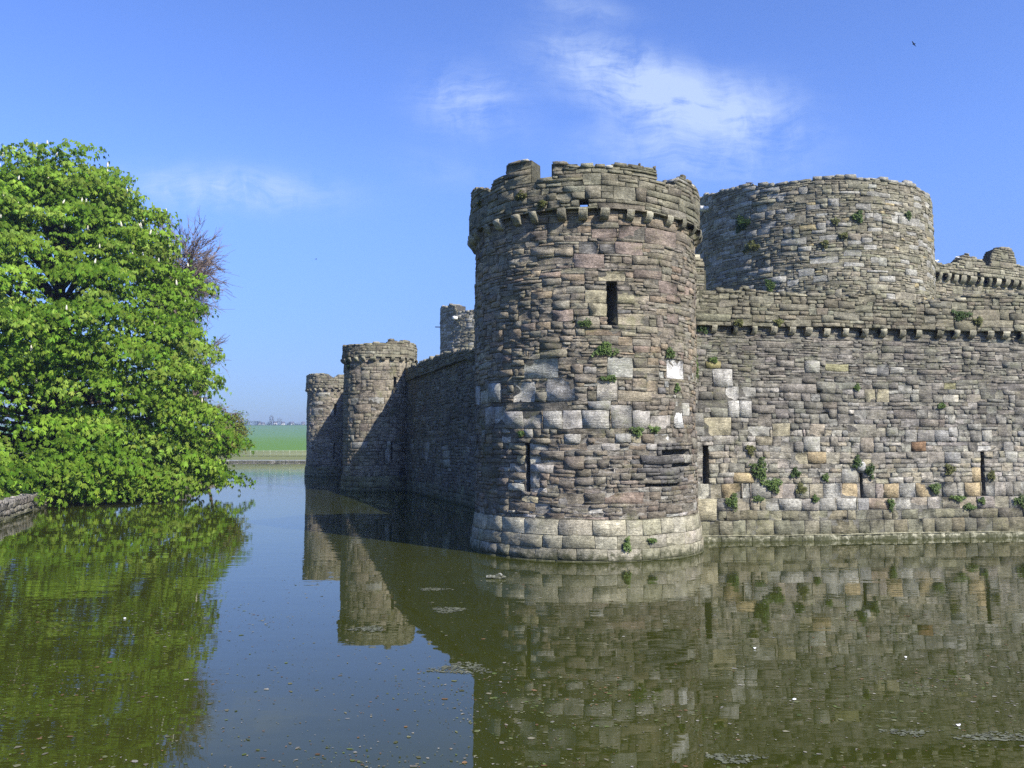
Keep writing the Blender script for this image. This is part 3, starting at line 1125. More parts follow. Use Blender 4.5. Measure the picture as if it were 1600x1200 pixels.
def far_tower(label, name, lpx, rpx, yref, front, seed, prof_px, slits, corb_y, par_y, shaft_k, whites=(), du=.1, moss=0):
    gx, gy = ground(*front)
    d0 = math.hypot(gx, gy)
    sn = math.sin((az(rpx, yref) - az(lpx, yref)) / 2)
    ac = (az(rpx, yref) + az(lpx, yref)) / 2
    Rp = sn * d0 / (1 - sn) * .98
    D = d0 + Rp
    C = (D * math.sin(ac), D * math.cos(ac))
    r = np.random.default_rng(seed)
    t = thing(name, label, 'tower', (C[0], C[1], 0))
    Rs = Rp * shaft_k
    sh = Cyl(C, Rs, ([-.5, 0, 1.0, 1.02, 9], [Rs + .2, Rs + .12, Rs + .04, Rs - .02, Rs]), .02, seed)
    pp = Cyl(C, Rp, None, .015, seed + 1)
    xm = (lpx + rpx) / 2
    zpar = pp.pix(xm, par_y)[1]
    zco = sh.pix(xm, corb_y)[1]
    lim = math.radians(120)
    F = []
    for l, rr, tp, bt, c in whites:
        m = (l + rr) / 2
        F.append((sh.pix(l, (tp + bt) / 2)[0], sh.pix(rr, (tp + bt) / 2)[0], sh.pix(m, bt)[1], sh.pix(m, tp)[1], c))
    Hs = [(sh.pix(l, (tp + bt) / 2)[0], sh.pix(rr, (tp + bt) / 2)[0], sh.pix(l, bt)[1], sh.pix(l, tp)[1]) for l, rr, tp, bt in slits]
    a = Acc()
    zs = np.concatenate([[-.3, .3, .65, 1.0], rows([1.0, zpar + .02], .13, .21, r)[1:]])
    rc, hs = layout(-lim * Rs, lim * Rs, zs, lambda u, z, q: (1, q.uniform(.5, .9)) if z < 1 else thin_pick(.42, .2, .04)(u, z, q), r, du, F, Hs)

    def colf(u, z, w, h, tg, q):
        if tg:
            return P_PALE(q, .06) * .86
        if z < 1:
            return np.array(alb(128, 124, 96)) * q.normal(1, .08)
        if q.random() < .03:
            return P_PALE(q, .1) * .8
        return P_FARP(q, .13)
    face_body(a, sh, -math.pi * Rs, math.pi * Rs, -.5, zpar + .05, hs, alb(92, 88, 78))
    add_stones(a, sh, rc, colf, r, gap=.011, bev=.014, jit=.016, dm=.014, dsd=.013, rough=.005)
    part('shaft', a, t, M_FAR)
    for h in hs:
        part('arrow_slit', recess(sh, h, .8), t, M_FAR)
    st = .58
    corbels(t, sh, [k * st + r.normal(0, .03) for k in range(-8, 9)], zco - .0, r, 1.15)
    pts = [pp.pix(x, y) for x, y in prof_px]
    lo, hi = min(p[0] for p in pts), max(p[0] for p in pts)
    half = math.pi * Rp
    u = hi + .4
    while u < half:
        pts.append((u, pts[0][1] + r.uniform(-.25, .1)))
        u += .7
    u = lo - .4
    while u > -half:
        pts.append((u, pts[0][1] + r.uniform(-.25, .1)))
        u -= .7
    prof = steps(pts, jag=.02, seed=seed)
    a = Acc()
    zs = rows([zpar, zpar + 1.9], .12, .2, r)
    rc, _ = layout(-lim * Rp, lim * Rp, zs, thin_pick(.42, .2, .02), r, du, [], [], prof)
    pc = lambda u, z, w, h, tg, q: P_PAR(q, .13) * (1.15 if tg == 'cap' else 1.05)
    add_stones(a, pp, rc, pc, r, gap=.011, bev=.014, dm=.016, dsd=.013)
    parapet_body(a, pp, -half, half, zpar, prof, .45, alb(92, 90, 76), (), .14, True)
    cap_rubble(a, pp, -half, half, prof, .45, pc, r, (.3, .6), (.06, .14))
    part('parapet', a, t, M_PARAPET)
    a = Acc()
    th = np.linspace(0, 2 * math.pi, 33)[:-1]
    a.add(np.c_[C[0] + (Rp - .3) * np.cos(th), C[1] + (Rp - .3) * np.sin(th), np.full(32, zpar - .05)], np.array([range(32)]), alb(110, 108, 90))
    part('wall_walk', a, t, M_PARAPET)
    return C, Rs, sh, pp


MID_C, MID_R, MID_SH, MID_PP = far_tower(
    'round tower midway along the shaded wall with crisp diagonal shadow across it', 'wall_tower', 534, 652, 560, (592, 769), 41,
    [(535, 542), (540, 540), (548, 538), (556, 539), (566, 538), (574, 535), (590, 534.5), (606, 535), (607.5, 531), (622, 531), (624, 534), (638, 535.5), (651, 541), (652, 552)],
    [(614.8, 619, 588, 616), (610.2, 613, 690, 724)], 564, 557, .955,
    [(576, 600, 620, 632, 1), (548, 559, 620, 632, 1), (580, 590, 634, 641, 1), (546, 553, 651, 665, 1), (549, 575, 692, 703, 1), (546, 554, 681, 688, 1), (603, 612, 691, 702, 1), (602, 609, 703, 724, 1), (613, 630, 692, 697, 1)])

FAR_C, FAR_R, FAR_SH, FAR_PP = far_tower(
    'farthest round tower at the far end of the castle wall', 'wall_tower', 477.5, 560, 610, (518, 745), 53,
    [(478, 587), (480, 585.5), (488, 584.5), (498, 585), (505, 583), (511, 583.5), (517, 588), (520, 590), (526, 588), (529, 584.5), (536, 586), (545, 585), (558, 588)],
    [(522.5, 525.5, 632, 649), (521, 523, 692, 718)], 611, 606, .955,
    [(493, 517, 613, 619, 1), (487, 504, 626, 633, 1), (486, 505, 637, 648, 1), (516, 521, 640, 648, 1), (520, 524, 690, 720, 1)], .12)


def build_left_wall(A, B, label, seed, top_px, corb_px, z_corb, parap=True, hidden_from=None):
    """wall running away along the moat, from the far tower end A to the near tower end B"""
    s = Plane(A, B, .025, seed)
    t = thing('curtain_wall', label, 'castle wall', (float(A[0]), float(A[1]), 0))
    r = np.random.default_rng(seed)
    L = s.L
    zpar = z_corb + .22
    a = Acc()
    zs = np.concatenate([[-.3, .25, .5, .75], rows([.75, zpar + .02], .11, .19, r)[1:]])
    F = []
    for l, rr, tp, bt in ([(663, 671, 690, 706), (664, 669, 706, 722), (690, 699, 693, 703), (692, 702, 704, 717), (693, 703, 718, 728), (700, 705, 729, 736), (641, 646, 692, 704)] if parap else []):
        m = (l + rr) / 2
        F.append((s.pix(l, (tp + bt) / 2)[0], s.pix(rr, (tp + bt) / 2)[0], s.pix(m, bt)[1], s.pix(m, tp)[1], 'pale'))
    rc, _ = layout(0, L, zs, thin_pick(.36, .2, .04), r, .08, F)

    def colf(u, z, w, h, tg, q):
        if tg:
            return P_PALE(q, .06) * .8
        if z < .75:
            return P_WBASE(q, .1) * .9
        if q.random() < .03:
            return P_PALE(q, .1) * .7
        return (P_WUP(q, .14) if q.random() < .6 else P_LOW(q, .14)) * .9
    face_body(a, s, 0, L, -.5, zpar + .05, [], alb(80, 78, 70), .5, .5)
    add_stones(a, s, rc, colf, r, gap=.010, bev=.012, jit=.016, dm=.014, dsd=.016, rough=.006)
    slab(a, s, 0, L, -.4, zpar + .05, -1.0, 1.0, alb(120, 117, 108))
    part('wall_face', a, t, M_WALL)
    n = int(L / .62)
    corbels(t, s, [(.4 + k * .62 + r.normal(0, .05)) for k in range(n)][-26:], z_corb, r, 1.1)
    s3 = Plane(s.P + s.N * .17, s.P + s.D * (L) + s.N * .17, .016, seed + 1)
    pts = [s3.pix(x, y) for x, y in top_px]
    pts += [(0, pts[0][1])] if pts[0][0] > 0 else []
    pts = sorted(pts)
    pts.append((L, pts[-1][1]))
    prof = steps(pts, jag=.035, seed=seed)
    a = Acc()
    zt = rows([zpar, zpar + 1.6], .1, .17, r)
    rc, _ = layout(0, L, zt, thin_pick(.36, .2, .02), r, .08, [], [], prof)
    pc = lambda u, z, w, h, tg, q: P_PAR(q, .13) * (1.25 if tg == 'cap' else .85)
    add_stones(a, s3, rc, pc, r, gap=.011, bev=.014, dm=.016, dsd=.016)
    parapet_body(a, s3, 0, L, zpar, prof, .5, alb(88, 86, 70))
    cap_rubble(a, s3, 0, L, prof, .5, pc, r, (.25, .6), (.05, .16))
    part('parapet', a, t, M_PARAPET)
    a = Acc()
    V = [s.p(0, zpar + .06, -.2), s.p(L, zpar + .06, -.2), s.p(L, zpar + .06, -2), s.p(0, zpar + .06, -2)]
    a.add(V, np.array([[0, 1, 2, 3]]), alb(110, 110, 80))
    part('wall_walk', a, t, M_PARAPET)
    return s, s3


LA = np.array(ground(637, 768))
LB = np.array(ground(742, 793.5))
LD = (LB - LA) / np.linalg.norm(LB - LA)
zc_left = 6.8
LW, LWP = build_left_wall(LA - LD * 1.9, LB + LD * 15.5, 'shaded outer wall receding between the near tower and the middle tower', 61,
                          [(636, 576), (645, 572), (655, 570), (658, 564), (672, 561), (684, 556), (692, 553), (700, 550), (715, 551), (722, 547), (733, 546), (742, 543)], None, zc_left)
fa = np.array(FAR_C) + np.array([1.25, .3])
ma = np.array(MID_C) + np.array([1.15, .3])
LW2, LWP2 = build_left_wall(fa, ma, 'shaded outer wall between the middle tower and the farthest tower', 71,
                            [(520, 608), (530, 607), (540, 606)], None, 6.8, False)


# ---- inner ward ----------------------------------------------------------------
def inner_tower(name, label, C, R, prof_px, seed, du=.11, whites=()):
    r = np.random.default_rng(seed)
    t = thing(name, label, 'tower', (C[0], C[1], 0))
    s = Cyl(C, R, None, .018, seed)
    pts = [s.pix(x, y) for x, y in prof_px]
    half = math.pi * R
    pts = sorted(pts)
    base = pts[-1][1]
    u = pts[-1][0] + .6
    while u < half:
        pts.append((u, base + r.uniform(-.3, .3)))
        u += 1.1
    u = pts[0][0] - .6
    b0 = pts[0][1]
    while u > -half:
        pts.insert(0, (u, b0 + r.uniform(-.3, .3)))
        u -= 1.1
    prof = steps(pts, jag=.03, seed=seed)
    lim = math.radians(112)
    zs = rows([-.2, 3, 7, 20], .09, .16, r)
    a = Acc()
    F = []
    for l, rr, tp, bt in whites:
        m = (l + rr) / 2
        F.append((s.pix(l, (tp + bt) / 2)[0], s.pix(rr, (tp + bt) / 2)[0], s.pix(m, bt)[1], s.pix(m, tp)[1], 'pale'))
    rc, _ = layout(-lim * R, lim * R, zs, thin_pick(.40, .26, .08), r, du, F, [], prof)

    def colf(u, z, w, h, tg, q):
        if tg == 'pale':
            return P_PALE(q, .08) * .92
        big = w * h
        if big > .13 and q.random() < .6:
            return np.array(alb(152, 149, 138)) * 1.12 * q.normal(1, .08)
        if tg == 'cap':
            return np.array(alb(150, 147, 134)) * q.normal(1, .1)
        if q.random() < .02:
            return np.array(alb(170, 156, 120))
        return P_INNER(q, .14)
    add_stones(a, s, rc, colf, r, gap=.009, bev=.010, jit=.018, dm=.012, dsd=.014, rough=.005)
    parapet_body(a, s, -half, half, -.4, prof, 1.3, alb(88, 86, 80), (), .2, True, .055)
    cap_rubble(a, s, -half, half, prof, 1.3, colf, r, (.3, .7), (.06, .2))
    part('shaft', a, t, M_INNER)
    return t, s


D_IN = 48.5
ac = (az(1086, 400) + az(1459.5, 400)) / 2
IN_R = D_IN * math.sin((az(1459.5, 400) - az(1086, 400)) / 2)
IN_C = (D_IN * math.sin(ac), D_IN * math.cos(ac))
IN_T, IN_S = inner_tower('inner_tower', 'big roofless round tower rising behind the grey outer wall on the right', IN_C, IN_R,
                         [(1088, 312), (1097, 309), (1112, 303), (1135, 298), (1152, 294), (1156, 289), (1178, 289), (1182, 291), (1215, 287), (1250, 283), (1290, 279), (1302, 277), (1308, 275), (1328, 275), (1334, 279), (1360, 279), (1390, 281),
                          (1412, 286), (1430, 292), (1444, 301), (1455, 312), (1459, 318)], 81,
                         whites=[(1358, 1370, 287, 295), (1275, 1292, 332, 338), (1182, 1198, 321, 332), (1211, 1225, 306, 316), (1350, 1364, 332, 342), (1395, 1406, 360, 372), (1372, 1386, 402, 414), (1184, 1202, 355, 366), (1290, 1303, 345, 354), (1366, 1376, 332, 344)])
Y2 = 85.0
aL = az(688, 520)
R2 = 6.1
IN2_C = (math.tan(aL) * Y2 + R2 / math.cos(aL), Y2)
IN2_T, IN2_S = inner_tower('inner_tower', 'ruined inner tower peeping over the shaded wall left of the corner tower', IN2_C, R2,
                           [(688.5, 482), (692, 478), (698, 481), (703, 475), (711, 476), (713, 484), (718, 490), (724, 485), (731, 487), (738, 483), (745, 485), (770, 480)], 83, .16)


def spout(parent, s, px, py, L=.9, w=.22):
    u, z = s.pix(px, py)
    a = Acc()
    V = [s.p(uu, zz, d) for d in (-.2, L) for uu, zz in ((u - w / 2, z - w / 2), (u + w / 2, z - w / 2), (u + w / 2, z + w / 2), (u - w / 2, z + w / 2))]
    a.add(V, np.array(BOXF), alb(226, 224, 216))
    part('projecting_stone', a, parent, M_PLINTH)


spout(IN_T, IN_S, 1106, 327, .55, .22)
spout(IN2_T, IN2_S, 714, 497, .5, .3)
a = Acc()
p = IN2_S.p(IN2_S.pix(688.6, 510)[0], IN2_S.pix(690, 510)[1], 0)
tube(a, [p + np.array([.3, 0, 0]), p + np.array([-.55, -.1, 0])], [.05, .05], 6, (.03, .03, .03))
part('iron_bar', a, IN2_T, M_BARK)


def build_inner_wall():
    X0, z0 = at(1452, 432, 43.6)
    X1, z1 = at(1600, 447, 46.4)
    s = Plane((X0, 43.6), (X1, 46.4), .02, 91)
    s = Plane(s.P - s.D * .5, s.P + s.D * 13, .02, 91)
    t = thing('inner_wall', 'inner wall with broken battlements behind the outer wall at the right edge', 'castle wall', (X0, 43.6, 0))
    r = np.random.default_rng(91)
    L = 12.5
    zcb = s.pix(1530, 446)[1]
    a = Acc()
    zs = rows([6, zcb + .42], .12, .2, r)
    rc, _ = layout(0, L, zs, thin_pick(.4, .2, .04), r, .1)
    colf = lambda u, z, w, h, tg, q: P_INNER(q, .12) * (1.08 if tg == 'cap' else 1)
    face_body(a, s, 0, L, -.4, zcb + .42, [], alb(95, 92, 84), .6, .6)
    add_stones(a, s, rc, colf, r, gap=.022, bev=.035, jit=.02, dm=.03, dsd=.016)
    slab(a, s, 0, L, -.4, zcb + .4, -.8, 1.2, alb(120, 117, 108))
    part('wall_face', a, t, M_INNER)
    us = [s.pix(1463 + 12.9 * k, 440)[0] for k in range(0, 17)]
    corbels(t, s, us, zcb, r, 1.7)
    s3 = Plane(s.P + s.N * .3, s.P + s.D * 13 + s.N * .3, .014, 92)
    zp = zcb + .41
    px = [(1440, 406), (1463, 409), (1472, 413), (1484, 413), (1490, 410), (1497, 408), (1503, 403), (1508, 396.5), (1514, 397), (1516, 402), (1524, 400), (1525, 404), (1528, 406), (1537, 407), (1539, 413), (1544, 415), (1547, 413),
          (1548, 402), (1550, 397), (1553, 391), (1560, 388), (1564, 386), (1580, 387), (1584, 392), (1587, 402), (1588, 411), (1590, 414.5), (1600, 417), (1620, 418), (1640, 417)]
    pts = []
    for x, y in px:
        u, z = s3.pix(x, y)
        pts.append((max(u, (pts[-1][0] + .01) if pts else u), z))
    prof = steps(pts, jag=.015, seed=9)
    a = Acc()
    hole = (s3.pix(1527, 428)[0], s3.pix(1531, 428)[0], s3.pix(1529, 431)[1], s3.pix(1529, 426)[1])
    slit = (s3.pix(1573.2, 422)[0], s3.pix(1574.8, 422)[0], s3.pix(1574, 432)[1], s3.pix(1574, 410)[1])
    zs = rows([zp, hole[2], hole[3], zp + 2.6], .1, .18, r)
    rc, hs = layout(0, L, zs, thin_pick(.38, .25, .03), r, .06, [], [hole], prof)
    pc = lambda u, z, w, h, tg, q: (P_INNER(q, .12) if q.random() < .6 else P_PAR(q, .12) * 1.2)
    add_stones(a, s3, rc, pc, r, gap=.02, bev=.032, dm=.028, dsd=.016)
    parapet_body(a, s3, 0, L, zp, prof, .5, alb(92, 90, 78), hs, .1)
    cap_rubble(a, s3, 0, L, prof, .5, pc, r, (.2, .45), (.05, .13))
    part('parapet', a, t, M_INNER)
    return s3


IW = build_inner_wall()


# ------------------------------------------------------------------ ground, moat, banks
MOAT = [(-4, 1.5), (-12, 14), (-19.19, 31.3), (-21.4, 37.5), (-23.3, 43.4), (-21.8, 56), (-26.5, 75), (-52, 148), (-64, 163.2), (-40, 162.9), (-10, 163.4), (60, 163), (66, 90), (62, 30), (60, 1.5)]


def terrain(X, Y):
    X = np.asarray(X, float)
    Y = np.asarray(Y, float)
    z = np.full(np.broadcast(X, Y).shape, .62)
    t = np.clip((Y - 172) / 780, 0, 1)
    z = z + 27.5 * (t ** 1.45) * np.clip(1.35 - .35 * t, 0, 2)
    q = np.clip((Y - 164) / 22, 0, 1)
    z = z + 1.5 * q * q * (3 - 2 * q) - .2 * np.exp(-((Y - 163.5) / 2) ** 2)
    return z + .9 * np.sin(X * .006 + 1) * np.clip((Y - 250) / 500, 0, 1) + .25 * np.exp(-((Y + 2) / 3) ** 2) * 1.4


def build_ground():
    pts = [tuple(p) for p in MOAT]
    n = len(pts)
    edges = [(i, (i + 1) % n) for i in range(n)]
    xs = np.concatenate([[-1800, -1100, -700, -450], np.arange(-300, 301, 20), [450, 700, 1100, 1800]])
    ys = np.concatenate([[-400, -150, -60, -25], np.arange(-10, 230, 12), np.arange(240, 1000, 40), [1000, 1200, 1600, 2400, 3600]])

    def inside(x, y):
        c = False
        for i in range(n):
            x1, y1 = MOAT[i]
            x2, y2 = MOAT[(i + 1) % n]
            if (y1 > y) != (y2 > y) and x < (x2 - x1) * (y - y1) / (y2 - y1) + x1:
                c = not c
        return c
    for x in xs:
        for y in ys:
            if not inside(x, y):
                pts.append((float(x) + .013, float(y) + .017))
    v, e, f, *_ = delaunay_2d_cdt([Vector(p) for p in pts], edges, [], 0, 1e-4)
    keep = []
    for t in f:
        cx = sum(v[i][0] for i in t) / 3
        cy = sum(v[i][1] for i in t) / 3
        if not inside(cx, cy):
            keep.append(t)
    V = np.array([(p[0], p[1]) for p in v])
    z = terrain(V[:, 0], V[:, 1])
    a = Acc()
    a.add(np.c_[V, z], np.array(keep), (.07, .1, .03))
    o = single('ground', a, M_GROUND, 'grassy banks and green field rising to the horizon', 'ground', kind='structure', smooth=True)
    a = Acc()
    a.add([(-70, 0, 0), (70, 0, 0), (70, 165, 0), (-70, 165, 0)], np.array([[0, 1, 2, 3]]), (.05, .06, .01))
    single('water', a, M_WATER, 'still olive green moat water mirroring the castle', 'water', kind='structure')
    a = Acc()
    ins = [(float(LA[0]) + 1.2, float(LA[1])), (8, 26.5), (40, 31.5), (45, 120), (-14, 84)]
    a.add([(x, y, 1.0) for x, y in ins], np.array([range(5)]), (.07, .1, .03))
    single('courtyard_ground', a, M_GROUND, 'grass inside the castle walls', 'ground', kind='structure')


build_ground()


def build_bank():
    r = np.random.default_rng(120)
    a = Acc()
    org = None
    for (p, q) in zip(MOAT[1:6], MOAT[2:7]):
        s = Plane(p, q, .02, 121)
        zt = .64
        L = s.L
        far = p[1] > 42
        zs = np.array([-.3, .16, .38, .66]) if not far else np.array([-.3, .25, .66])
        rc, _ = layout(0, L, zs, lambda u, z, k: (1, k.uniform(.25, .7)), r, .07)
        add_stones(a, s, rc, lambda u, z, w, h, tg, k: P_BANK(k, .12), r, gap=.02, bev=.045, jit=.03, dm=.035, dsd=.025, rough=.012)
        face_body(a, s, 0, L, -.5, zt, [], alb(80, 76, 68), .6, .4)
        prof = steps([(0, zt), (L, zt)])
        cap_rubble(a, s, 0, L, prof, .45, lambda u, z, w, h, tg, k: P_BANK(k, .12), r, (.25, .6), (.06, .12), .04)
        # narrow footing ledge at the water line
        sl_ = Plane(s.P + s.N * .14, s.P + s.D * L + s.N * .14, .006, 122)
        rc, _ = layout(0, L, np.array([-.3, .07]), lambda u, z, k: (1, k.uniform(.4, .9)), r, .07)
        add_stones(a, sl_, rc, lambda u, z, w, h, tg, k: np.array(alb(150, 146, 128)) * k.normal(1, .07), r, gap=.014, dm=.012, dsd=.006)
        uu = np.array([0, L])
        a.add(np.concatenate([sl_.p(uu, np.full(2, .066), .02), sl_.p(uu, np.full(2, .075), -.16)]), np.array([[0, 1, 3, 2]]), alb(150, 146, 128))
    single('bank_wall', a, M_BANK, 'low rubble retaining wall along the grassy left bank under the big tree', 'retaining wall', origin=(-19.2, 31.3, 0))
    a = Acc()
    for (p, q) in zip(MOAT[8:11], MOAT[9:12]):
        s = Plane(p, q, .02, 131)
        # face the water: flip so the outward side looks at the camera
        rc, _ = layout(0, s.L, np.array([-.3, .12, .3]), lambda u, z, k: (1, k.uniform(.5, 1.2)), r, .2)
        add_stones(a, s, rc, lambda u, z, w, h, tg, k: P_BANK(k, .2) * (1.15 if u < 14 or p[0] < -41 else .8), r, gap=.04, bev=.06, jit=.05, dm=.06, dsd=.04)
        face_body(a, s, 0, s.L, -.5, .3, [], alb(90, 86, 78), 2, .5)
        slab(a, s, 0, s.L, -.4, .29, .0, .6, alb(110, 106, 96))
    single('bank_wall', a, M_BANK, 'thin line of stone edging along the far end of the moat', 'retaining wall', origin=(-40, 162.9, 0))


build_bank()


def build_fence():
    r = np.random.default_rng(140)
    t = thing('field_fence', 'pale post and rail fence crossing behind the far end of the moat', 'fence', (-48, 166, .55))
    y = 171.0
    x = -66.0
    xs = []
    c = alb(172, 178, 145)
    while x < -28:
        xs.append(x)
        x += 1.35
    for k, x in enumerate(xs):
        a = Acc()
        w = .05 if k % 3 else .085
        zg = float(terrain(x, y))
        a.box((x - w, y - w, zg - .2), (x + w, y + w, zg + 1.32), c, .01, r)
        part('post', a, t, M_PAINT)
    for z in (.38, .66, .94, 1.24):
        a = Acc()
        zg = float(terrain(-50, y))
        a.box((xs[0], y - .16, zg + z - .03), (xs[-1], y - .10, zg + z + .03), c, .0, r)
        part('rail', a, t, M_PAINT)


build_fence()


# ------------------------------------------------------------------ leaves
def palmate(acc, P, N, A, size, col, rng, nl=6, spread=100, droop=.72, width=.34):
    """compound leaves: P centre, N up normal, A pointing axis -> leaflets fanned round the centre"""
    m = len(P)
    N = N / (np.linalg.norm(N, axis=1)[:, None] + 1e-9)
    A = A - (A * N).sum(1)[:, None] * N
    A /= np.linalg.norm(A, axis=1)[:, None] + 1e-9
    B = np.cross(N, A)
    ang = np.radians(np.linspace(-spread, spread, nl))[None] + rng.normal(0, .12, (m, nl))
    ln = size[:, None] * (1 - .28 * np.abs(np.linspace(-1, 1, nl))[None] ** 1.5) * rng.uniform(.85, 1.1, (m, nl))
    D = np.cos(ang)[..., None] * A[:, None] + np.sin(ang)[..., None] * B[:, None]
    dr = droop + rng.normal(0, .15, (m, nl))
    D = D * np.cos(dr)[..., None] - N[:, None] * np.sin(dr)[..., None]
    S = np.cross(N[:, None].repeat(nl, 1), D)
    S /= np.linalg.norm(S, axis=-1)[..., None] + 1e-9
    up = np.cross(D, S)
    b = P[:, None].repeat(nl, 1)
    w = (ln * width * .5)[..., None]
    midp = b + D * (ln * .62)[..., None]
    Lf = midp + S * w - up * w * .35
    Rt = midp - S * w - up * w * .35
    tip = b + D * ln[..., None] - N[:, None] * (ln * .12)[..., None]
    V = np.stack([b, Lf, tip, Rt], 2).reshape(-1, 3)
    i = np.arange(m * nl)[:, None] * 4
    Ft = np.concatenate([i + np.array([[0, 2, 1]]), i + np.array([[0, 3, 2]])])
    acc.add(V, Ft, np.repeat(col, nl * 4, 0))


def build_chestnut():
    r = np.random.default_rng(200)
    C = np.array([-25.6, 46.0])
    t = thing('chestnut_tree', 'huge leafy horse chestnut overhanging the water on the left bank', 'tree', (C[0], C[1], .6))
    zz = np.array([.2, 1.4, 2.8, 4.4, 6, 8, 10.9, 13, 15.3, 17.4, 18.7, 19.4])
    rr = np.array([8.0, 9.4, 9.6, 8.4, 8.2, 8.5, 8.2, 7.1, 5.5, 4.0, 2.9, 1.6])
    # boughs: centres over the crown envelope, uneven, in drooping tiers
    n = 1250
    bz = r.uniform(.0, 1, n * 4)
    zc = .5 + 18.8 * bz
    R = np.interp(zc, zz, rr)
    keep = r.random(n * 4) < (R + 1.5) / 13
    zc, R = zc[keep], R[keep]
    th = r.uniform(-math.pi, math.pi, len(zc))
    front = (np.cos(th) > -.35) & (np.abs(th) < 2.3)     # th=0 looks to -Y
    keep = front | (r.random(len(zc)) < .4)
    zc, R, th = zc[keep][:n], R[keep][:n], th[keep][:n]
    n = len(zc)
    zc = zc + .42 * np.sin(2 * math.pi * (zc / 1.9 + .45 * np.sin(th * 4 + 1) + th * .8))
    field = np.sin(th * 7 - zc * 1.1 + 1.3) + .8 * np.sin(zc * 2.1 + th * 3) + .6 * np.sin(th * 13 + zc * 1.7)
    lump = 1 + .05 * np.sin(th * 3 + zc * .6) + .055 * field
    inset = np.abs(r.normal(0, .10, n)) + .10 * (r.random(n) < .25) - .13 * (r.random(n) < .07)
    Rb = R * lump * (1 - inset)
    out = np.stack([np.sin(th), -np.cos(th), np.zeros(n)], -1)
    side = np.stack([np.cos(th), np.sin(th), np.zeros(n)], -1)
    cen = np.stack([C[0] + Rb * np.sin(th), C[1] - Rb * np.cos(th), zc], -1)
    slope = np.interp(zc, [0, 6, 12, 17, 19.5], [.42, .50, .25, -.15, -.5])    # droop outward
    leaves_P, leaves_N, leaves_A, leaves_S, leaves_C = [], [], [], [], []
    base = np.array([[.148, .248, .026], [.182, .288, .034], [.116, .210, .020], [.218, .316, .050], [.087, .168, .014]])
    UP = np.array([0, 0, 1.])
    for i in range(n):
        m = int(r.integers(34, 54))
        a_ = r.uniform(-1.5, .75, m)
        b_ = r.normal(0, .72, m) * (1.05 - .35 * np.clip(a_, 0, 1))
        sz = r.uniform(.7, 1.45)
        h = -slope[i] * a_ - .28 * np.clip(a_, 0, 2) ** 2 - .22 * b_ ** 2 - np.abs(r.normal(0, .16, m))
        p = cen[i] + out[i] * (a_ * sz)[:, None] + side[i] * (b_ * sz)[:, None] + UP * (h * sz)[:, None]
        nn = UP * .7 + out[i] * (.5 + .35 * np.clip(a_, 0, 1))[:, None] + side[i] * (.35 * b_)[:, None] + r.normal(0, .22, (m, 3))
        aa = out[i] * .8 + side[i] * (b_ * .8)[:, None] + r.normal(0, .35, (m, 3))
        leaves_P.append(p)
        leaves_N.append(nn)
        leaves_A.append(aa)
        leaves_S.append(r.uniform(.18, .32, m))
        tint = base[r.integers(5)] * r.normal(1, .16)
        leaves_C.append(tint[None] * r.normal(1, .13, (m, 1)) * (1 + r.normal(0, .05, (m, 3))))
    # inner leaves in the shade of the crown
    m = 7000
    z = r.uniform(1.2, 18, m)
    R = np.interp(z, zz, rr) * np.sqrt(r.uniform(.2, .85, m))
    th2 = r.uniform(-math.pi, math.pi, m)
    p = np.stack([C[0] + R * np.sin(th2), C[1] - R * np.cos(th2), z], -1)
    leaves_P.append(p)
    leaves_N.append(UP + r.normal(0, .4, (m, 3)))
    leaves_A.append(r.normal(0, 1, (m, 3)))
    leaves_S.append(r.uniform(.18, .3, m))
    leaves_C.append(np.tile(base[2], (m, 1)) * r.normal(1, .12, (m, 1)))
    P = np.concatenate(leaves_P)
    ok = P[:, 2] > .22
    a = Acc()
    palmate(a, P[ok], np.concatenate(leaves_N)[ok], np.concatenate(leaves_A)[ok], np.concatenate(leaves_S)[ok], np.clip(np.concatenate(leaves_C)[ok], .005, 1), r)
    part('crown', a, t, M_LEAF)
    # trunk and limbs
    a = Acc()
    base3 = np.array([C[0], C[1], .4])
    tube(a, [base3, base3 + [.05, 0, 1], base3 + [.1, -.1, 2.6], base3 + [0, .1, 5], base3 + [.2, 0, 9], base3 + [.1, 0, 13], base3 + [0, 0, 17]],
         [.95, .72, .62, .52, .36, .2, .06], 10, (.06, .05, .04))
    part('trunk', a, t, M_BARK)
    a = Acc()
    for i in r.choice(n, 170, replace=False):
        e = cen[i] - out[i] * .5 + UP * -.25
        z0 = max(1.8, min(14, e[2] * .72 + 1))
        s0 = np.array([C[0], C[1], z0])
        md = s0 * .45 + e * .55 + UP * r.uniform(.4, 1.4)
        q = s0 * .15 + e * .85 + UP * r.uniform(.2, .6)
        tube(a, [s0, s0 * .75 + md * .25 + UP * .2, md, q, e], np.array([.2, .15, .09, .05, .02]) * r.uniform(.6, 1.1), 5, (.055, .046, .038))
    part('branches', a, t, M_BARK)
    # candle-like blossom
    a = Acc()
    k = 5
    for j, (z, rad) in enumerate([(0, .02), (.05, .06), (.14, .05), (.22, .03), (.28, .006)]):
        an = np.arange(k) * 2 * math.pi / k + j * .5
        if j == 0:
            Vs = []
        Vs.append(np.c_[rad * np.cos(an), rad * np.sin(an), np.full(k, z)])
    q = []
    for j in range(4):
        for c in range(k):
            q.append((j * k + c, j * k + (c + 1) % k, (j + 1) * k + (c + 1) % k, (j + 1) * k + c))
    a.add(np.concatenate(Vs), np.array(q), (.60, .57, .44))
    me = a.mesh('flower_spike')
    me.materials.append(M_PETAL)
    w = np.where(zc > 11.5, 3.0, .6) * (cen[:, 1] < 50) * np.where((zc > 5) , 1, .1) * np.where(cen[:, 0] > -29, 1, .05)
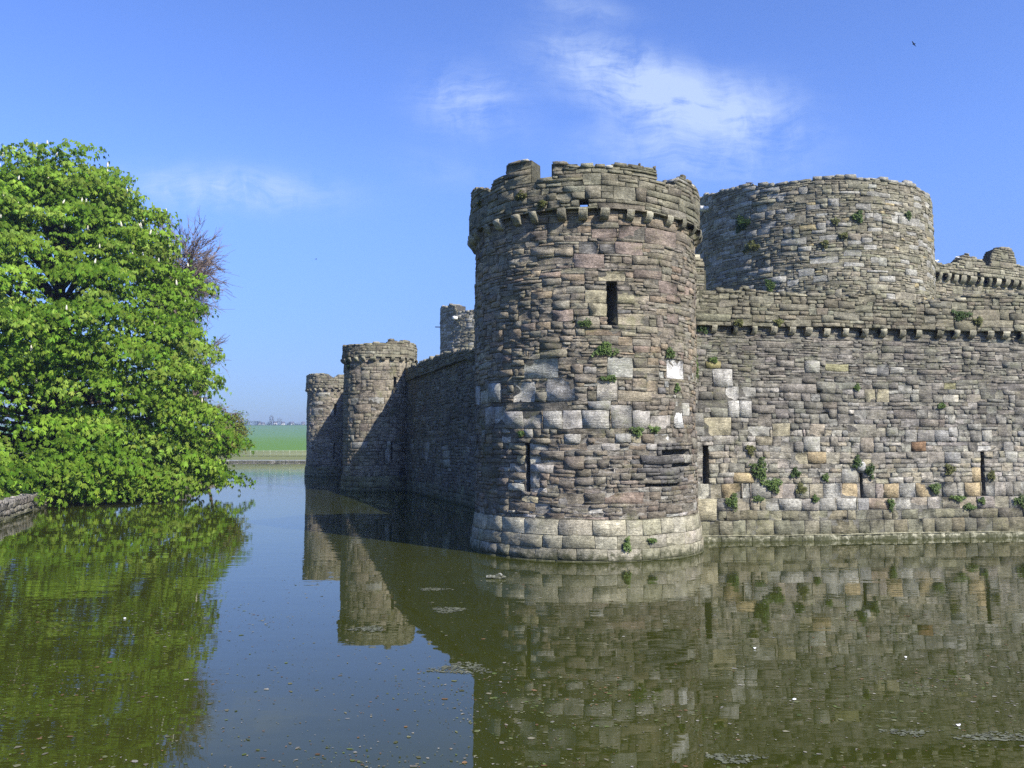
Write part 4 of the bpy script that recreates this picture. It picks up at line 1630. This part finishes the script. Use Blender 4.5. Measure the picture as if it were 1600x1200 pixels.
    cand = r.choice(n, 100, replace=False, p=w / w.sum())
    b = BASE[t.name]
    for i in cand:
        o = bpy.data.objects.new('flower_spike', me)
        COL.objects.link(o)
        o.parent = t
        pos = cen[i] + out[i] * r.uniform(-.2, .4) + side[i] * r.normal(0, .4) - UP * .04
        o.location = pos - b
        o.rotation_euler = (r.normal(0, .2), r.normal(0, .2), 0)
        s_ = r.uniform(.8, 1.2)
        o.scale = (s_, s_, s_)


build_chestnut()


def bare_tree(name, label, pos, cen, rad, seed, twig_col, n_main=12, n_sec=9, n_twig=9, leaf=None, leaf_n=0, leaf_size=.12, droop=.0, dead=.0):
    """twiggy spring tree: limbs to the heart of an egg-shaped crown, boughs from those, fine twigs to its edge"""
    r = np.random.default_rng(seed)
    t = thing(name, label, 'tree', (pos[0], pos[1], .5))
    at_, aw = Acc(), Acc()
    base = np.array([pos[0], pos[1], .3])
    cen = np.array(cen, float)
    rad = np.array(rad, float)
    fork = base + (cen - base) * np.array([.5, .5, max(.35, 1 - 1.05 * rad[2] / (cen[2] - .3))]) + r.normal(0, .05, 3)
    H = cen[2] + rad[2]
    dark = tuple(np.array(twig_col) * .7)

    def wob(a, b, n, k):
        tt = np.linspace(0, 1, n)[:, None]
        L = np.linalg.norm(b - a)
        w = r.normal(0, k * L, (n, 3)) * np.sin(tt * math.pi)
        return a + (b - a) * tt + w + np.array([0, 0, 1]) * (np.sin(tt * math.pi) * L * (.08 - droop * .1))
    tube(at_, wob(base, fork, 5, .02), np.linspace(H * .018, H * .012, 5), 8, dark)
    tips = []
    for i in range(n_main):
        v = r.normal(0, 1, 3)
        v /= np.linalg.norm(v)
        v[2] = v[2] * .8 + .15
        m = cen + v * rad * r.uniform(.3, .62)
        P = wob(fork + r.normal(0, .05, 3), m, 6, .03)
        tube(aw, P, np.linspace(H * .007, H * .0016, 6), 5, twig_col)
        for j in range(n_sec):
            a = P[r.integers(2, 6)]
            o = (a - cen) / rad
            d = o + r.normal(0, .55, 3)
            d /= np.linalg.norm(d) + 1e-6
            d[2] -= droop * r.random()
            e = a + d * rad * r.uniform(.25, .6)
            q = (e - cen) / rad
            l = np.linalg.norm(q)
            if l > .98:
                e = cen + q / l * rad * r.uniform(.85, 1.0)
            S = wob(a, e, 5, .04)
            tube(aw, S, np.linspace(H * .0020, .011, 5), 4, twig_col)
            for k in range(n_twig):
                a2 = S[r.integers(1, 5)]
                d2 = (e - a) / (np.linalg.norm(e - a) + 1e-6) + r.normal(0, .5, 3)
                d2[2] += .15 - droop * .5
                e2 = a2 + d2 * rad.mean() * r.uniform(.07, .17)
                tube(aw, wob(a2, e2, 4, .05), np.linspace(.019, .010, 4), 3, twig_col)
                tips.append(e2)
                if k % 2 == 0:
                    e3 = e2 + d2 * rad.mean() * .06 + r.normal(0, .04, 3) * rad.mean()
                    tube(aw, np.array([a2 * .4 + e2 * .6, e3]), [.012, .008], 3, twig_col)
                    tips.append(e3)
    part('trunk', at_, t, M_BARK)
    part('branches', aw, t, M_BARK)
    if leaf is not None:
        T = np.array(tips)
        w = np.exp(-1.2 * np.clip((T[:, 2] - cen[2]) / rad[2], -1, 1)) if droop else np.ones(len(T))
        sel = T[r.choice(len(T), leaf_n, p=w / w.sum())] + r.normal(0, leaf_size * .8, (leaf_n, 3))
        a = Acc()
        c = np.array(leaf)[r.integers(len(leaf), size=leaf_n)] * r.normal(1, .12, (leaf_n, 1))
        palmate(a, sel, np.tile([0, -.3, 1.], (leaf_n, 1)) + r.normal(0, .5, (leaf_n, 3)), r.normal(0, 1, (leaf_n, 3)), np.full(leaf_n, leaf_size) * r.uniform(.7, 1.3, leaf_n), c, r, 3, 60, .3, .55)
        part('crown', a, t, M_LEAF2)


bare_tree('bare_tree', 'bare reddish brown tree showing behind the top right of the chestnut', (-24.2, 56.5), (-22.7, 56.5, 14.8), (3.5, 3.9, 4.2), 301, (.21, .165, .14),
          22, 14, 18, [(.20, .16, .05), (.22, .12, .08)], 1500, .07)
bare_tree('budding_tree', 'budding tree with yellow green lower boughs at the far right of the chestnut', (-22.6, 62), (-21.3, 62, 4.7), (2.2, 2.1, 2.0), 307, (.17, .12, .095),
          12, 9, 9, [(.15, .22, .025), (.20, .23, .03), (.19, .17, .05), (.12, .22, .04)], 9000, .15, .6)
bare_tree('bare_tree', 'slender bare tree with thin twigs poking out beside the chestnut halfway up', (-23.4, 58.5), (-22.0, 58.5, 9.0), (1.7, 1.7, 3.6), 311, (.18, .145, .13), 10, 8, 8)


# ------------------------------------------------------------------ plants on the stonework
def wall_plant(s, px, py, w, h, label, name='wall_plant', cols=((.09, .145, .03), (.12, .175, .045), (.065, .11, .028)), n=None, leaf=.06, hang=.0):
    r = np.random.default_rng(int(px * 7 + py))
    u, z = s.pix(px, py)
    sc = 1.0
    w, h = w * .86, h * .86
    c0 = s.p(u, z, .02)
    n = n or int(60 + 900 * w * h)
    ph = r.uniform(0, 2 * math.pi, n)
    q = np.sqrt(r.uniform(0, 1, n))
    lob = 1 + .35 * np.sin(ph * 3 + r.uniform(0, 6)) + .2 * np.sin(ph * 5 + 1)
    du = np.cos(ph) * q * w / 2 * lob
    dz = np.sin(ph) * q * h / 2 * lob - hang * np.abs(du)
    d = .03 + r.uniform(0, 1, n) * .16 * np.minimum(w, h) * 1.6 * (1 - q ** 2) + .02
    P = s.p(u + du, z + dz, d)
    nrm = s.p(u, z, 1.0) - s.p(u, z, 0)
    N = nrm * .7 + np.array([0, 0, .7]) + r.normal(0, .35, (n, 3))
    A = r.normal(0, .6, (n, 3)) + np.array([0, 0, -.4]) + nrm * .4
    a = Acc()
    c = np.array(cols)[r.integers(len(cols), size=n)] * r.normal(1, .18, (n, 1))
    palmate(a, P, N, A, np.full(n, leaf) * r.uniform(.7, 1.4, n), np.clip(c, .005, 1), r, 3, 70, .3, .6)
    # woody stems back to the joint
    for k in range(4):
        e = P[r.integers(n)]
        tube(a, [s.p(u, z, -.06), c0 * .5 + e * .5 + nrm * .02, e], [.010, .007, .004], 4, (.07, .06, .035))
    o = single(name, a, M_LEAF2, label, 'plant', 'plants growing out of the castle stonework', origin=s.p(u, z, 0))
    return o


OL = ((.12, .13, .04), (.15, .155, .05), (.10, .11, .03))
DK = ((.05, .095, .02), (.07, .115, .03), (.045, .08, .018))
for args in [
    (NEAR_SH, 946, 546, .62, .32, 'bushy green plant above the pale blocks on the corner tower front'),
    (NEAR_SH, 951, 590, .42, .13, 'thin trailing plant between two pale blocks on the corner tower'),
    (NEAR_SH, 994, 672, .34, .22, 'small green plant just under the pale stone course of the corner tower'),
    (NEAR_SH, 1022, 669, .3, .14, 'low weed under the right end of the pale stone course'),
    (NEAR_SH, 1045, 552, .36, .26, 'green tuft beside the white stone near the right edge of the corner tower'),
    (NEAR_SH, 1057, 606, .2, .2, 'small tuft below the white stone on the corner tower'),
    (NEAR_SH, 815, 676, .18, .12, 'tiny yellow green tuft below the pale course on the left of the corner tower'),
    (NEAR_SH, 915, 504, .36, .16, 'faint dark plant left of the foot of the upper arrow slit'),
    (NEAR_PL, 980, 851, .18, .32, 'fern growing from the light plinth of the corner tower'),
    (NEAR_PL, 1020, 842, .22, .1, 'low moss tuft on the right part of the corner tower plinth'),
    (NEAR_PP, 815, 306, .36, .22, 'mossy clump on the parapet below the tall notched merlon', OL),
    (NEAR_PP, 848, 319, .26, .2, 'mossy clump just above the corbels on the left of the parapet', OL),
    (NEAR_PP, 750, 316, .24, .16, 'dark moss at the far left end of the corner tower parapet', OL),
    (RW, 1086, 574, .2, .8, 'trailing plant in the joint where the right wall meets the corner tower'),
    (RW, 1090, 468, .4, .4, 'olive scrub beside the corner tower above the right wall corbels', OL),
    (RW, 1096, 512, .4, .35, 'shaded scrub just below the parapet next to the corner tower', DK),
    (RW, 1186, 735, .55, .75, 'large leafy plant on the right wall, upper of the big pair'),
    (RW, 1207, 757, .6, .45, 'large leafy plant on the right wall, lower of the big pair'),
    (RW, 1172, 702, .28, .34, 'dull olive tuft above the two large plants on the right wall', OL),
    (RW, 1143, 784, .42, .44, 'round green bush low on the right wall near the corner tower'),
    (RW, 1242, 737, .3, .3, 'dark tuft right of the two large plants on the right wall', DK),
    (RW, 1250, 762, .3, .34, 'spindly weed on pale blocks right of the large plants', OL),
    (RW, 1183, 779, .34, .16, 'flat weed between the low bush and the large plants'),
    (RW, 1273, 778, .24, .2, 'small weed under the pale blocks midway to the short arrow slit'),
    (RW, 1340, 722, .34, .4, 'ivy climbing left of the round stone over the short arrow slit', DK),
    (RW, 1358, 733, .34, .42, 'ivy hanging right of the round stone over the short arrow slit', DK),
    (RW, 1289, 745, .2, .22, 'small green tuft left of the short arrow slit'),
    (RW, 1392, 786, .2, .4, 'thin weed hanging right of the short arrow slit'),
    (RW, 1460, 762, .34, .34, 'green tuft between the two narrow slits on the right wall'),
    (RW, 1482, 733, .32, .34, 'olive weed left of the tall right hand slit', OL),
    (RW, 1513, 791, .4, .18, 'weed at the foot of the wall under the tall slit'),
    (RW, 1495, 778, .5, .16, 'low spreading weed left of the tall slit base'),
    (RW, 1532, 781, .26, .18, 'small weed touching the base of the tall slit'),
    (RW, 1548, 743, .26, .3, 'olive tuft right of the tall slit', OL),
    (RW, 1592, 782, .5, .36, 'weed low on the wall at the right edge of the view'),
    (RW, 1338, 604, .2, .18, 'tiny green tuft high on the middle of the right wall'),
    (RW, 1470, 633, .26, .14, 'tiny green tuft high on the wall left of the tall slit'),
    (RW, 1115, 561, .26, .16, 'green tuft high on the right wall near the ochre stone'),
    (RWP, 1154, 503, .3, .22, 'moss tuft above the second corbel of the right wall', OL),
    (RWP, 1216, 502, .28, .22, 'moss tuft above the fourth corbel of the right wall', OL),
    (RWP, 1500, 490, .6, .3, 'dark scrub on the parapet left of the last corbels', DK),
    (RWP, 1528, 500, .34, .28, 'olive scrub on the parapet nearest the right edge', OL),
    (IN_S, 1160, 348, .8, .8, 'dark ivy patch high on the left of the big inner tower', DK),
    (IN_S, 1174, 384, .9, .5, 'olive growth below the ivy patch on the big inner tower', OL),
    (IN_S, 1305, 346, .34, .28, 'upper middle tuft on the big inner tower, left one', OL),
    (IN_S, 1340, 338, .5, .5, 'bright green tuft in the upper middle of the big inner tower'),
    (IN_S, 1318, 368, .45, .28, 'yellow green tuft below the upper middle tufts of the big inner tower', OL),
    (IN_S, 1419, 335, .35, .35, 'green tuft near the right side of the big inner tower'),
    (IN_S, 1288, 381, .35, .3, 'lowest middle tuft on the big inner tower', OL),
    (IN_S, 1203, 446, .4, .8, 'green plant where the big inner tower meets the outer wall top'),
    (MID_SH, 545, 562, .5, 1.1, 'dark ivy on the left side of the middle tower parapet', DK),
]:
    s, px, py, w, h, lab = args[:6]
    kw = dict(cols=args[6]) if len(args) > 6 else {}
    wall_plant(s, px, py, w, h, lab, leaf=.055 if s in (NEAR_SH, NEAR_PL, NEAR_PP, RW, RWP) else .1, **kw)


# round stone over the short slit
def round_stone():
    u, z = RW.pix(1345.5, 728)
    a = Acc()
    k = 10
    an = np.arange(k) * 2 * math.pi / k
    V = []
    for rad, d in ((.16, -.05), (.16, .05), (.12, .09), (.0, .10)):
        for t in an:
            V.append(RW.p(u + rad * math.cos(t), z + rad * math.sin(t), d))
    q = [(j * k + c, j * k + (c + 1) % k, (j + 1) * k + (c + 1) % k, (j + 1) * k + c) for j in range(3) for c in range(k)]
    a.add(np.array(V), np.array(q), alb(190, 188, 180))
    par = [o for o in bpy.data.objects if o.name.startswith('curtain_wall')][0]
    part('round_stone', a, par, M_WALL)


round_stone()


# ------------------------------------------------------------------ birds and things on the water
def bird_body(acc, L, c_body, c_head, pose='stand'):
    k = 8
    an = np.arange(k) * 2 * math.pi / k
    st = [(-.62, .02, .02), (-.45, .07, .04), (-.2, .16, .05), (.05, .19, .06), (.25, .15, .10), (.36, .085, .17), (.44, .085, .22), (.52, .06, .22), (.58, .02, .21), (.66, .008, .20)]
    V, Cc = [], []
    for x, rad, z in st:
        for t in an:
            V.append((x * L, rad * L * math.cos(t) * .9, (z + rad * math.sin(t)) * L))
            Cc.append(c_head if x > .3 else c_body)
    q = [(j * k + c, j * k + (c + 1) % k, (j + 1) * k + (c + 1) % k, (j + 1) * k + c) for j in range(len(st) - 1) for c in range(k)]
    acc.add(np.array(V), np.array(q), np.array(Cc))


def standing_bird(loc, L, label, cb, ch, cw, name, yaw):
    t = thing(name, label, 'bird', loc)
    t.rotation_euler = (0, 0, yaw)
    BASE[t.name] = np.zeros(3)
    a = Acc()
    bird_body(a, L, cb, ch)
    a.V[0][:, 2] += .28 * L
    part('body', a, t, M_FEATHER, True)
    for sgn in (-1, 1):
        a = Acc()
        V = np.array([(.22, .15, .42), (.0, .21, .44), (-.3, .15, .36), (-.6, .05, .30), (-.25, .17, .26), (.1, .19, .28)]) * L
        V2 = V.copy()
        V[:, 1] *= sgn
        V2[:, 1] = V2[:, 1] * sgn + sgn * .02 * L
        a.add(np.concatenate([V, V2]), [np.array([range(6)]), np.array([range(6, 12)]), np.array([(i, (i + 1) % 6, 6 + (i + 1) % 6, 6 + i) for i in range(6)])], cw)
        part('wing', a, t, M_FEATHER)
        a = Acc()
        tube(a, [(.02 * L, sgn * .06 * L, .2 * L), (.03 * L, sgn * .06 * L, 0), (.1 * L, sgn * .07 * L, 0)], [.018 * L] * 3, 4, (.3, .1, .05))
        part('leg', a, t, M_FEATHER)


def flying_bird(loc, L, label, cb, roll, yaw, name='flying_bird', flap=.35):
    t = thing(name, label, 'bird', loc)
    t.rotation_euler = (roll, 0, yaw)
    BASE[t.name] = np.zeros(3)
    a = Acc()
    bird_body(a, L, cb, cb)
    part('body', a, t, M_FEATHER, True)
    for sgn in (-1, 1):
        a = Acc()
        pts = [(.25, .1, 0), (.30, .55, flap * .8), (.12, 1.15, flap * .7), (-.02, 1.2, flap * .65), (-.02, .6, flap * .7), (-.2, .1, 0)]
        V = np.array(pts) * L
        V[:, 1] *= sgn
        V2 = V + np.array([0, 0, .03 * L])
        a.add(np.concatenate([V, V2]), [np.array([range(6)]), np.array([range(6, 12)]), np.array([(i, (i + 1) % 6, 6 + (i + 1) % 6, 6 + i) for i in range(6)])], cb)
        part('wing', a, t, M_FEATHER)


def top_pt(s, px, py, d=-.2):
    u, z = s.pix(px, py)
    return tuple(float(v) for v in s.p(u, z, d))


standing_bird(top_pt(IN_S, 1168, 288), .33, 'grey pigeon perched on the big inner tower rim', (.12, .12, .14), (.06, .06, .08), (.15, .15, .17), 'pigeon', 2.6)
u_, z_ = IW.pix(1466, 411)
standing_bird(tuple(float(v) for v in IW.p(u_, z_ - .02, -.2)), .5, 'white gull perched right beside the big inner tower edge', (.75, .75, .74), (.8, .8, .8), (.45, .47, .5), 'gull', .3)
u_, z_ = IW.pix(1507, 406)
standing_bird(tuple(float(v) for v in IW.p(u_, z_ - .05, -.2)), .5, 'white gull on the broken battlement near the right edge', (.75, .75, .74), (.8, .8, .8), (.5, .52, .55), 'gull', 3.0)
X, Z = at(1428, 69, 45)
flying_bird((X, 45, Z), .18, 'dark bird flying high at the upper right', (.05, .05, .06), .5, 2.2)
X, Z = at(494, 405, 120)
flying_bird((X, 120, Z), .3, 'tiny distant bird in the sky between tree and towers', (.04, .04, .05), .2, .4)


def feather(px, py, L, label, curl=.3, name='feather', yaw=.3):
    x, y = ground(px, py, 0)
    n = 9
    t = np.linspace(-1, 1, n)
    w = np.sqrt(np.clip(1 - t ** 2, 0, 1)) * .16 * L + .004
    zz = .008 + curl * L * .5 * t ** 2
    cs, sn = math.cos(yaw), math.sin(yaw)
    V = []
    for sgn, dz in ((1, 0), (-1, 0), (0, .015)):
        for i in range(n):
            lx, ly = t[i] * L / 2, sgn * w[i]
            V.append((x + lx * cs - ly * sn, y + lx * sn + ly * cs, zz[i] + dz * (1 - t[i] ** 2)))
    q = []
    for i in range(n - 1):
        q.append((i, i + 1, 2 * n + i + 1, 2 * n + i))
        q.append((2 * n + i, 2 * n + i + 1, n + i + 1, n + i))
    a = Acc()
    a.add(np.array(V), np.array(q), (.8, .8, .78))
    single(name, a, M_FEATHER, label, 'feather', 'white feathers floating on the moat', origin=(x, y, 0))


feather(1497, 1135, .055, 'curled white feather on the water nearest the lower right corner', .6)
feather(1179, 1014, .045, 'curled white feather on the water below the right edge of the tower', .6)
feather(1415, 1028, .04, 'white feather on the water far right, level with the tower reflection', .5)
feather(195, 967, .045, 'small white feather afloat in the reflection of the chestnut', .2)
feather(1241, 1094, .05, 'tiny white feather midway between two larger ones on the right', .2)


def floating_stick():
    x0, y0 = ground(760, 901.5, .03)
    x1, y1 = ground(791, 902, .03)
    a = Acc()
    P = np.array([(x0 + (x1 - x0) * t, y0 + (y1 - y0) * t, .03 + .012 * math.sin(t * 9)) for t in np.linspace(0, 1, 7)])
    tube(a, P, [.026, .036, .036, .05, .062, .03, .012], 8, (.66, .65, .58))
    rr = np.random.default_rng(5)
    tube(a, [P[3] + [0, 0, .03], P[4] + [.02, -.02, .05], P[4] + [.06, -.05, .04]], [.035, .05, .02], 7, (.72, .71, .66))
    single('driftwood', a, M_PLINTH, 'pale stick of driftwood floating left of the corner tower base', 'driftwood', origin=((x0 + x1) / 2, y0, 0), smooth=True)


floating_stick()


def litter():
    r = np.random.default_rng(400)
    ph = r.uniform(0, 6.28, 8)

    def dens(x, y):
        return (np.sin(x * 1.1 + ph[0] + .7 * np.sin(y * .9)) + np.sin(y * 1.7 + ph[1] + np.sin(x * .8)) + np.sin(x * .45 - y * .6 + ph[2]) + .8 * np.sin(x * 3.1 + y * 2.2 + ph[3])) / 3.8
    n = 100000
    # even over the picture-sized patch of water in front, thinning with distance
    y = 5.5 * np.exp(r.uniform(0, 1, n) * math.log(24 / 5.5))
    x = (r.uniform(-1, 1, n) * .68) * y
    d = dens(x, y)
    keep = r.random(n) < np.clip(.10 + .55 * np.clip(d, 0, 1) ** 1.3, 0, 1) * np.clip(1.25 - y / 24, .12, 1)
    x, y = x[keep], y[keep]
    c = (np.hypot(x - NEAR_C[0], y - NEAR_C[1]) > 3.4) & ((x - RW.P[0]) * RW.N[0] + (y - RW.P[1]) * RW.N[1] > .35)
    x, y = x[c], y[c]
    n = len(x)
    k = 6
    an = np.arange(k) * 2 * math.pi / k
    rad = np.clip(r.lognormal(math.log(.0105), .62, n), .003, .04)
    rr = rad[:, None] * r.uniform(.45, 1.2, (n, k))
    st = r.uniform(.35, 1, n)[:, None]
    ya = r.uniform(0, 6.28, n)[:, None]
    lx, ly = rr * np.cos(an), rr * np.sin(an) * st
    V = np.stack([x[:, None] + lx * np.cos(ya) - ly * np.sin(ya), y[:, None] + lx * np.sin(ya) + ly * np.cos(ya), .004 + r.uniform(0, .0012, (n, k))], -1)
    pal = np.array([(.20, .20, .10), (.16, .17, .07), (.26, .24, .15), (.13, .15, .05), (.30, .28, .22), (.22, .13, .06), (.12, .16, .04)])
    col = pal[r.integers(len(pal), size=n)] * r.uniform(.4, 1.0, (n, 1))
    a = Acc()
    a.add(V.reshape(-1, 3), np.arange(n * k).reshape(n, k), np.repeat(col, k, 0))
    single('floating_leaf_litter', a, M_LITTER, 'specks of leaf litter and scum scattered on the moat', 'leaf litter', kind='stuff')


litter()


def scum(px, py, w, d, label, seed):
    r = np.random.default_rng(seed)
    x, y = ground(px, py)
    n = int(420 * w * d / .3)
    q = np.sqrt(r.uniform(0, 1, n))
    ph = r.uniform(0, 6.28, n)
    lob = 1 + .25 * np.sin(ph * 3 + seed)
    X = x + np.cos(ph) * q * w / 2 * lob + r.normal(0, .02, n)
    Yv = y + np.sin(ph) * q * d / 2 * lob
    k = 5
    an = np.arange(k) * 2 * math.pi / k
    rr = np.clip(r.lognormal(math.log(.013), .5, n), .005, .04)[:, None] * r.uniform(.5, 1.2, (n, k))
    V = np.stack([X[:, None] + rr * np.cos(an), Yv[:, None] + rr * np.sin(an), .004 + r.uniform(0, .003, (n, k))], -1)
    col = np.array([.115, .12, .075]) * r.uniform(.6, 1.35, (n, 1)) * np.ones((n, 3))
    a = Acc()
    a.add(V.reshape(-1, 3), np.arange(n * k).reshape(n, k), np.repeat(col, k, 0))
    single('weed_mat', a, M_LITTER, label, 'weed mat', 'floating mats of grey weed', origin=(x, y, 0))


scum(702, 953, .55, .5, 'round grey weed mat left of the tower in the dark water', 7)
scum(680, 921, .6, .35, 'thin weed mat farther back left of the driftwood', 8)
scum(720, 1045, .7, .5, 'weed mat at the tip of the dark wall reflection', 29)
scum(1560, 1152, .75, .25, 'grey weed mat at the lower right corner', 10)
scum(575, 983, .5, .4, 'weed mat over the reflection of the middle tower', 11)
scum(1415, 1145, .4, .2, 'small brownish weed mat left of the corner mat', 12)
scum(1150, 1185, .5, .2, 'weed mat at the bottom edge below the tower', 13)


# ------------------------------------------------------------------ horizon: hedges, trees, houses
def far_blob_tree(x, y, H, W, label, seed, cols, sparse=False):
    r = np.random.default_rng(seed)
    z0 = float(terrain(x, y))
    t = thing('distant_tree', label, 'tree', (x, y, z0), 'trees along the far horizon')
    n = 260 if not sparse else 150
    ph = r.uniform(0, 6.28, n)
    ct = r.uniform(-1, 1, n)
    q = r.uniform(.3, 1, n) ** .5
    lob = 1 + .25 * np.sin(ph * 2 + seed) + .2 * np.sin(ct * 5 + seed)
    P = np.stack([x + W / 2 * q * np.sqrt(1 - ct ** 2) * np.cos(ph) * lob, y + W / 2 * q * np.sqrt(1 - ct ** 2) * np.sin(ph), z0 + H * .58 + H * .42 * q * ct * lob], -1)
    a = Acc()
    c = np.array(cols) * r.normal(1, .2, (n, 1))
    palmate(a, P, np.array([0, -.3, 1.]) + r.normal(0, .5, (n, 3)), r.normal(0, 1, (n, 3)), np.full(n, H * (.11 if not sparse else .07)), np.clip(c, .005, 1), r, 4, 100, .3, .6)
    part('crown', a, t, M_LEAF2)
    a = Acc()
    tube(a, [(x, y, z0 - .3), (x, y, z0 + H * .3), (x + .1 * W, y, z0 + H * .7)], [H * .03, H * .022, H * .008], 5, (.07, .055, .045))
    part('trunk', a, t, M_BARK)


YH = 935
k = 0
for px, hp, wp, lab, sp in [(424, 15, 9, 'tall hazy tree on the horizon, leftmost of the pair', True), (434, 11, 10, 'hazy rounded tree on the horizon, right one of the pair', True),
                            (396, 7, 16, 'low hazy tree clump on the horizon by the budding tree', False), (386, 8, 14, 'hazy tree clump on the horizon behind the budding tree boughs', False),
                            (449, 4, 6, 'small dark round tree on the horizon', False), (416, 5, 11, 'low dark tree under the tall hazy pair', False),
                            (468, 5, 10, 'low hazy tree on the horizon next to the farthest tower', True), (458, 3, 9, 'low bush on the horizon between roofs', False)]:
    X, Z = at(px, 662, YH)
    s = YH / F_PX
    far_blob_tree(X, YH + (k % 3) * 6, hp * s, wp * s, lab, 500 + k, (.045, .075, .03) if not sp else (.09, .085, .06), sp)
    k += 1


def house(px, w, h, label, seed):
    r = np.random.default_rng(seed)
    y = YH + 14
    X, Z = at(px, 662, y)
    z0 = float(terrain(X, y))
    t = thing('distant_house', label, 'house', (X, y, z0), 'white houses along the far horizon')
    s = y / F_PX
    W, H, D = w * s, h * s, 6
    a = Acc()
    a.box((X - W / 2, y - D / 2, z0 - 1), (X + W / 2, y + D / 2, z0 + H), (.75, .74, .70))
    part('wall', a, t, M_PAINT)
    a = Acc()
    V = [(X - W / 2 - .3, y - D / 2 - .4, z0 + H + .02), (X + W / 2 + .3, y - D / 2 - .4, z0 + H + .02), (X + W / 2 + .3, y + D / 2 + .4, z0 + H + .02), (X - W / 2 - .3, y + D / 2 + .4, z0 + H + .02),
         (X - W / 2 - .3, y, z0 + H + 2.0), (X + W / 2 + .3, y, z0 + H + 2.0)]
    a.add(V, [np.array([[0, 1, 5, 4], [2, 3, 4, 5], [0, 3, 2, 1]]), np.array([[0, 4, 3], [1, 2, 5]])], (.13, .13, .15))
    part('roof', a, t, M_PAINT)
    for dx in (-.28, .28):
        a = Acc()
        a.box((X + dx * W - .5, y - D / 2 - .05, z0 + H * .35), (X + dx * W + .5, y - D / 2 + .02, z0 + H * .75), (.05, .05, .06))
        part('window', a, t, M_PAINT)


for j, (px, w, h, lab) in enumerate([(405, 5, 2.6, 'white house on the horizon left of the tall hazy trees'), (430, 5, 3, 'white house on the horizon under the pair of hazy trees'),
                                     (442, 5, 2.6, 'white house on the horizon left of the small dark tree'), (456, 6, 2.4, 'white house on the horizon right of the small dark tree'),
                                     (411, 4, 2, 'small white house on the horizon near the left houses'), (474, 4, 2.4, 'white house on the horizon beside the farthest tower')]):
    house(px, w, h, lab, 600 + j)


def hedge():
    r = np.random.default_rng(700)
    a = Acc()
    n = 2600
    x = r.uniform(-520, 60, n)
    h = 1.6 + 1.2 * np.sin(x * .03) + .8 * np.sin(x * .11)
    y = YH - 8 + r.normal(0, 1, n)
    z = terrain(x, y) + r.uniform(0, 1, n) * np.clip(h, .8, 5)
    c = np.array([.04, .07, .025]) * r.normal(1, .25, (n, 1))
    palmate(a, np.stack([x, y, z], -1), np.array([0, -.3, 1.]) + r.normal(0, .5, (n, 3)), r.normal(0, 1, (n, 3)), np.full(n, 1.2), np.clip(c, .005, 1), r, 4, 100, .3, .6)
    single('hedgerow', a, M_LEAF2, 'dark hedgerow line along the top of the green field', 'hedge', kind='stuff')


hedge()


# ------------------------------------------------------------------ haze
def haze():
    a = Acc()
    a.box((-1700, -380, -2.5), (1700, 1700, 60), (.5, .5, .5))
    m = bpy.data.materials.new('haze_air')
    m.use_nodes = True
    k = NT(m.node_tree)
    k.n.clear()
    out = k.new('ShaderNodeOutputMaterial')
    v = k.new('ShaderNodeVolumePrincipled')
    v.inputs['Color'].default_value = (.62, .76, 1.0, 1)
    v.inputs['Density'].default_value = HAZE
    v.inputs['Anisotropy'].default_value = .3
    k.l.new(v.outputs[0], out.inputs['Volume'])
    single('haze', a, m, None, None, kind='stuff')


HAZE = .0005
if HAZE:
    haze()
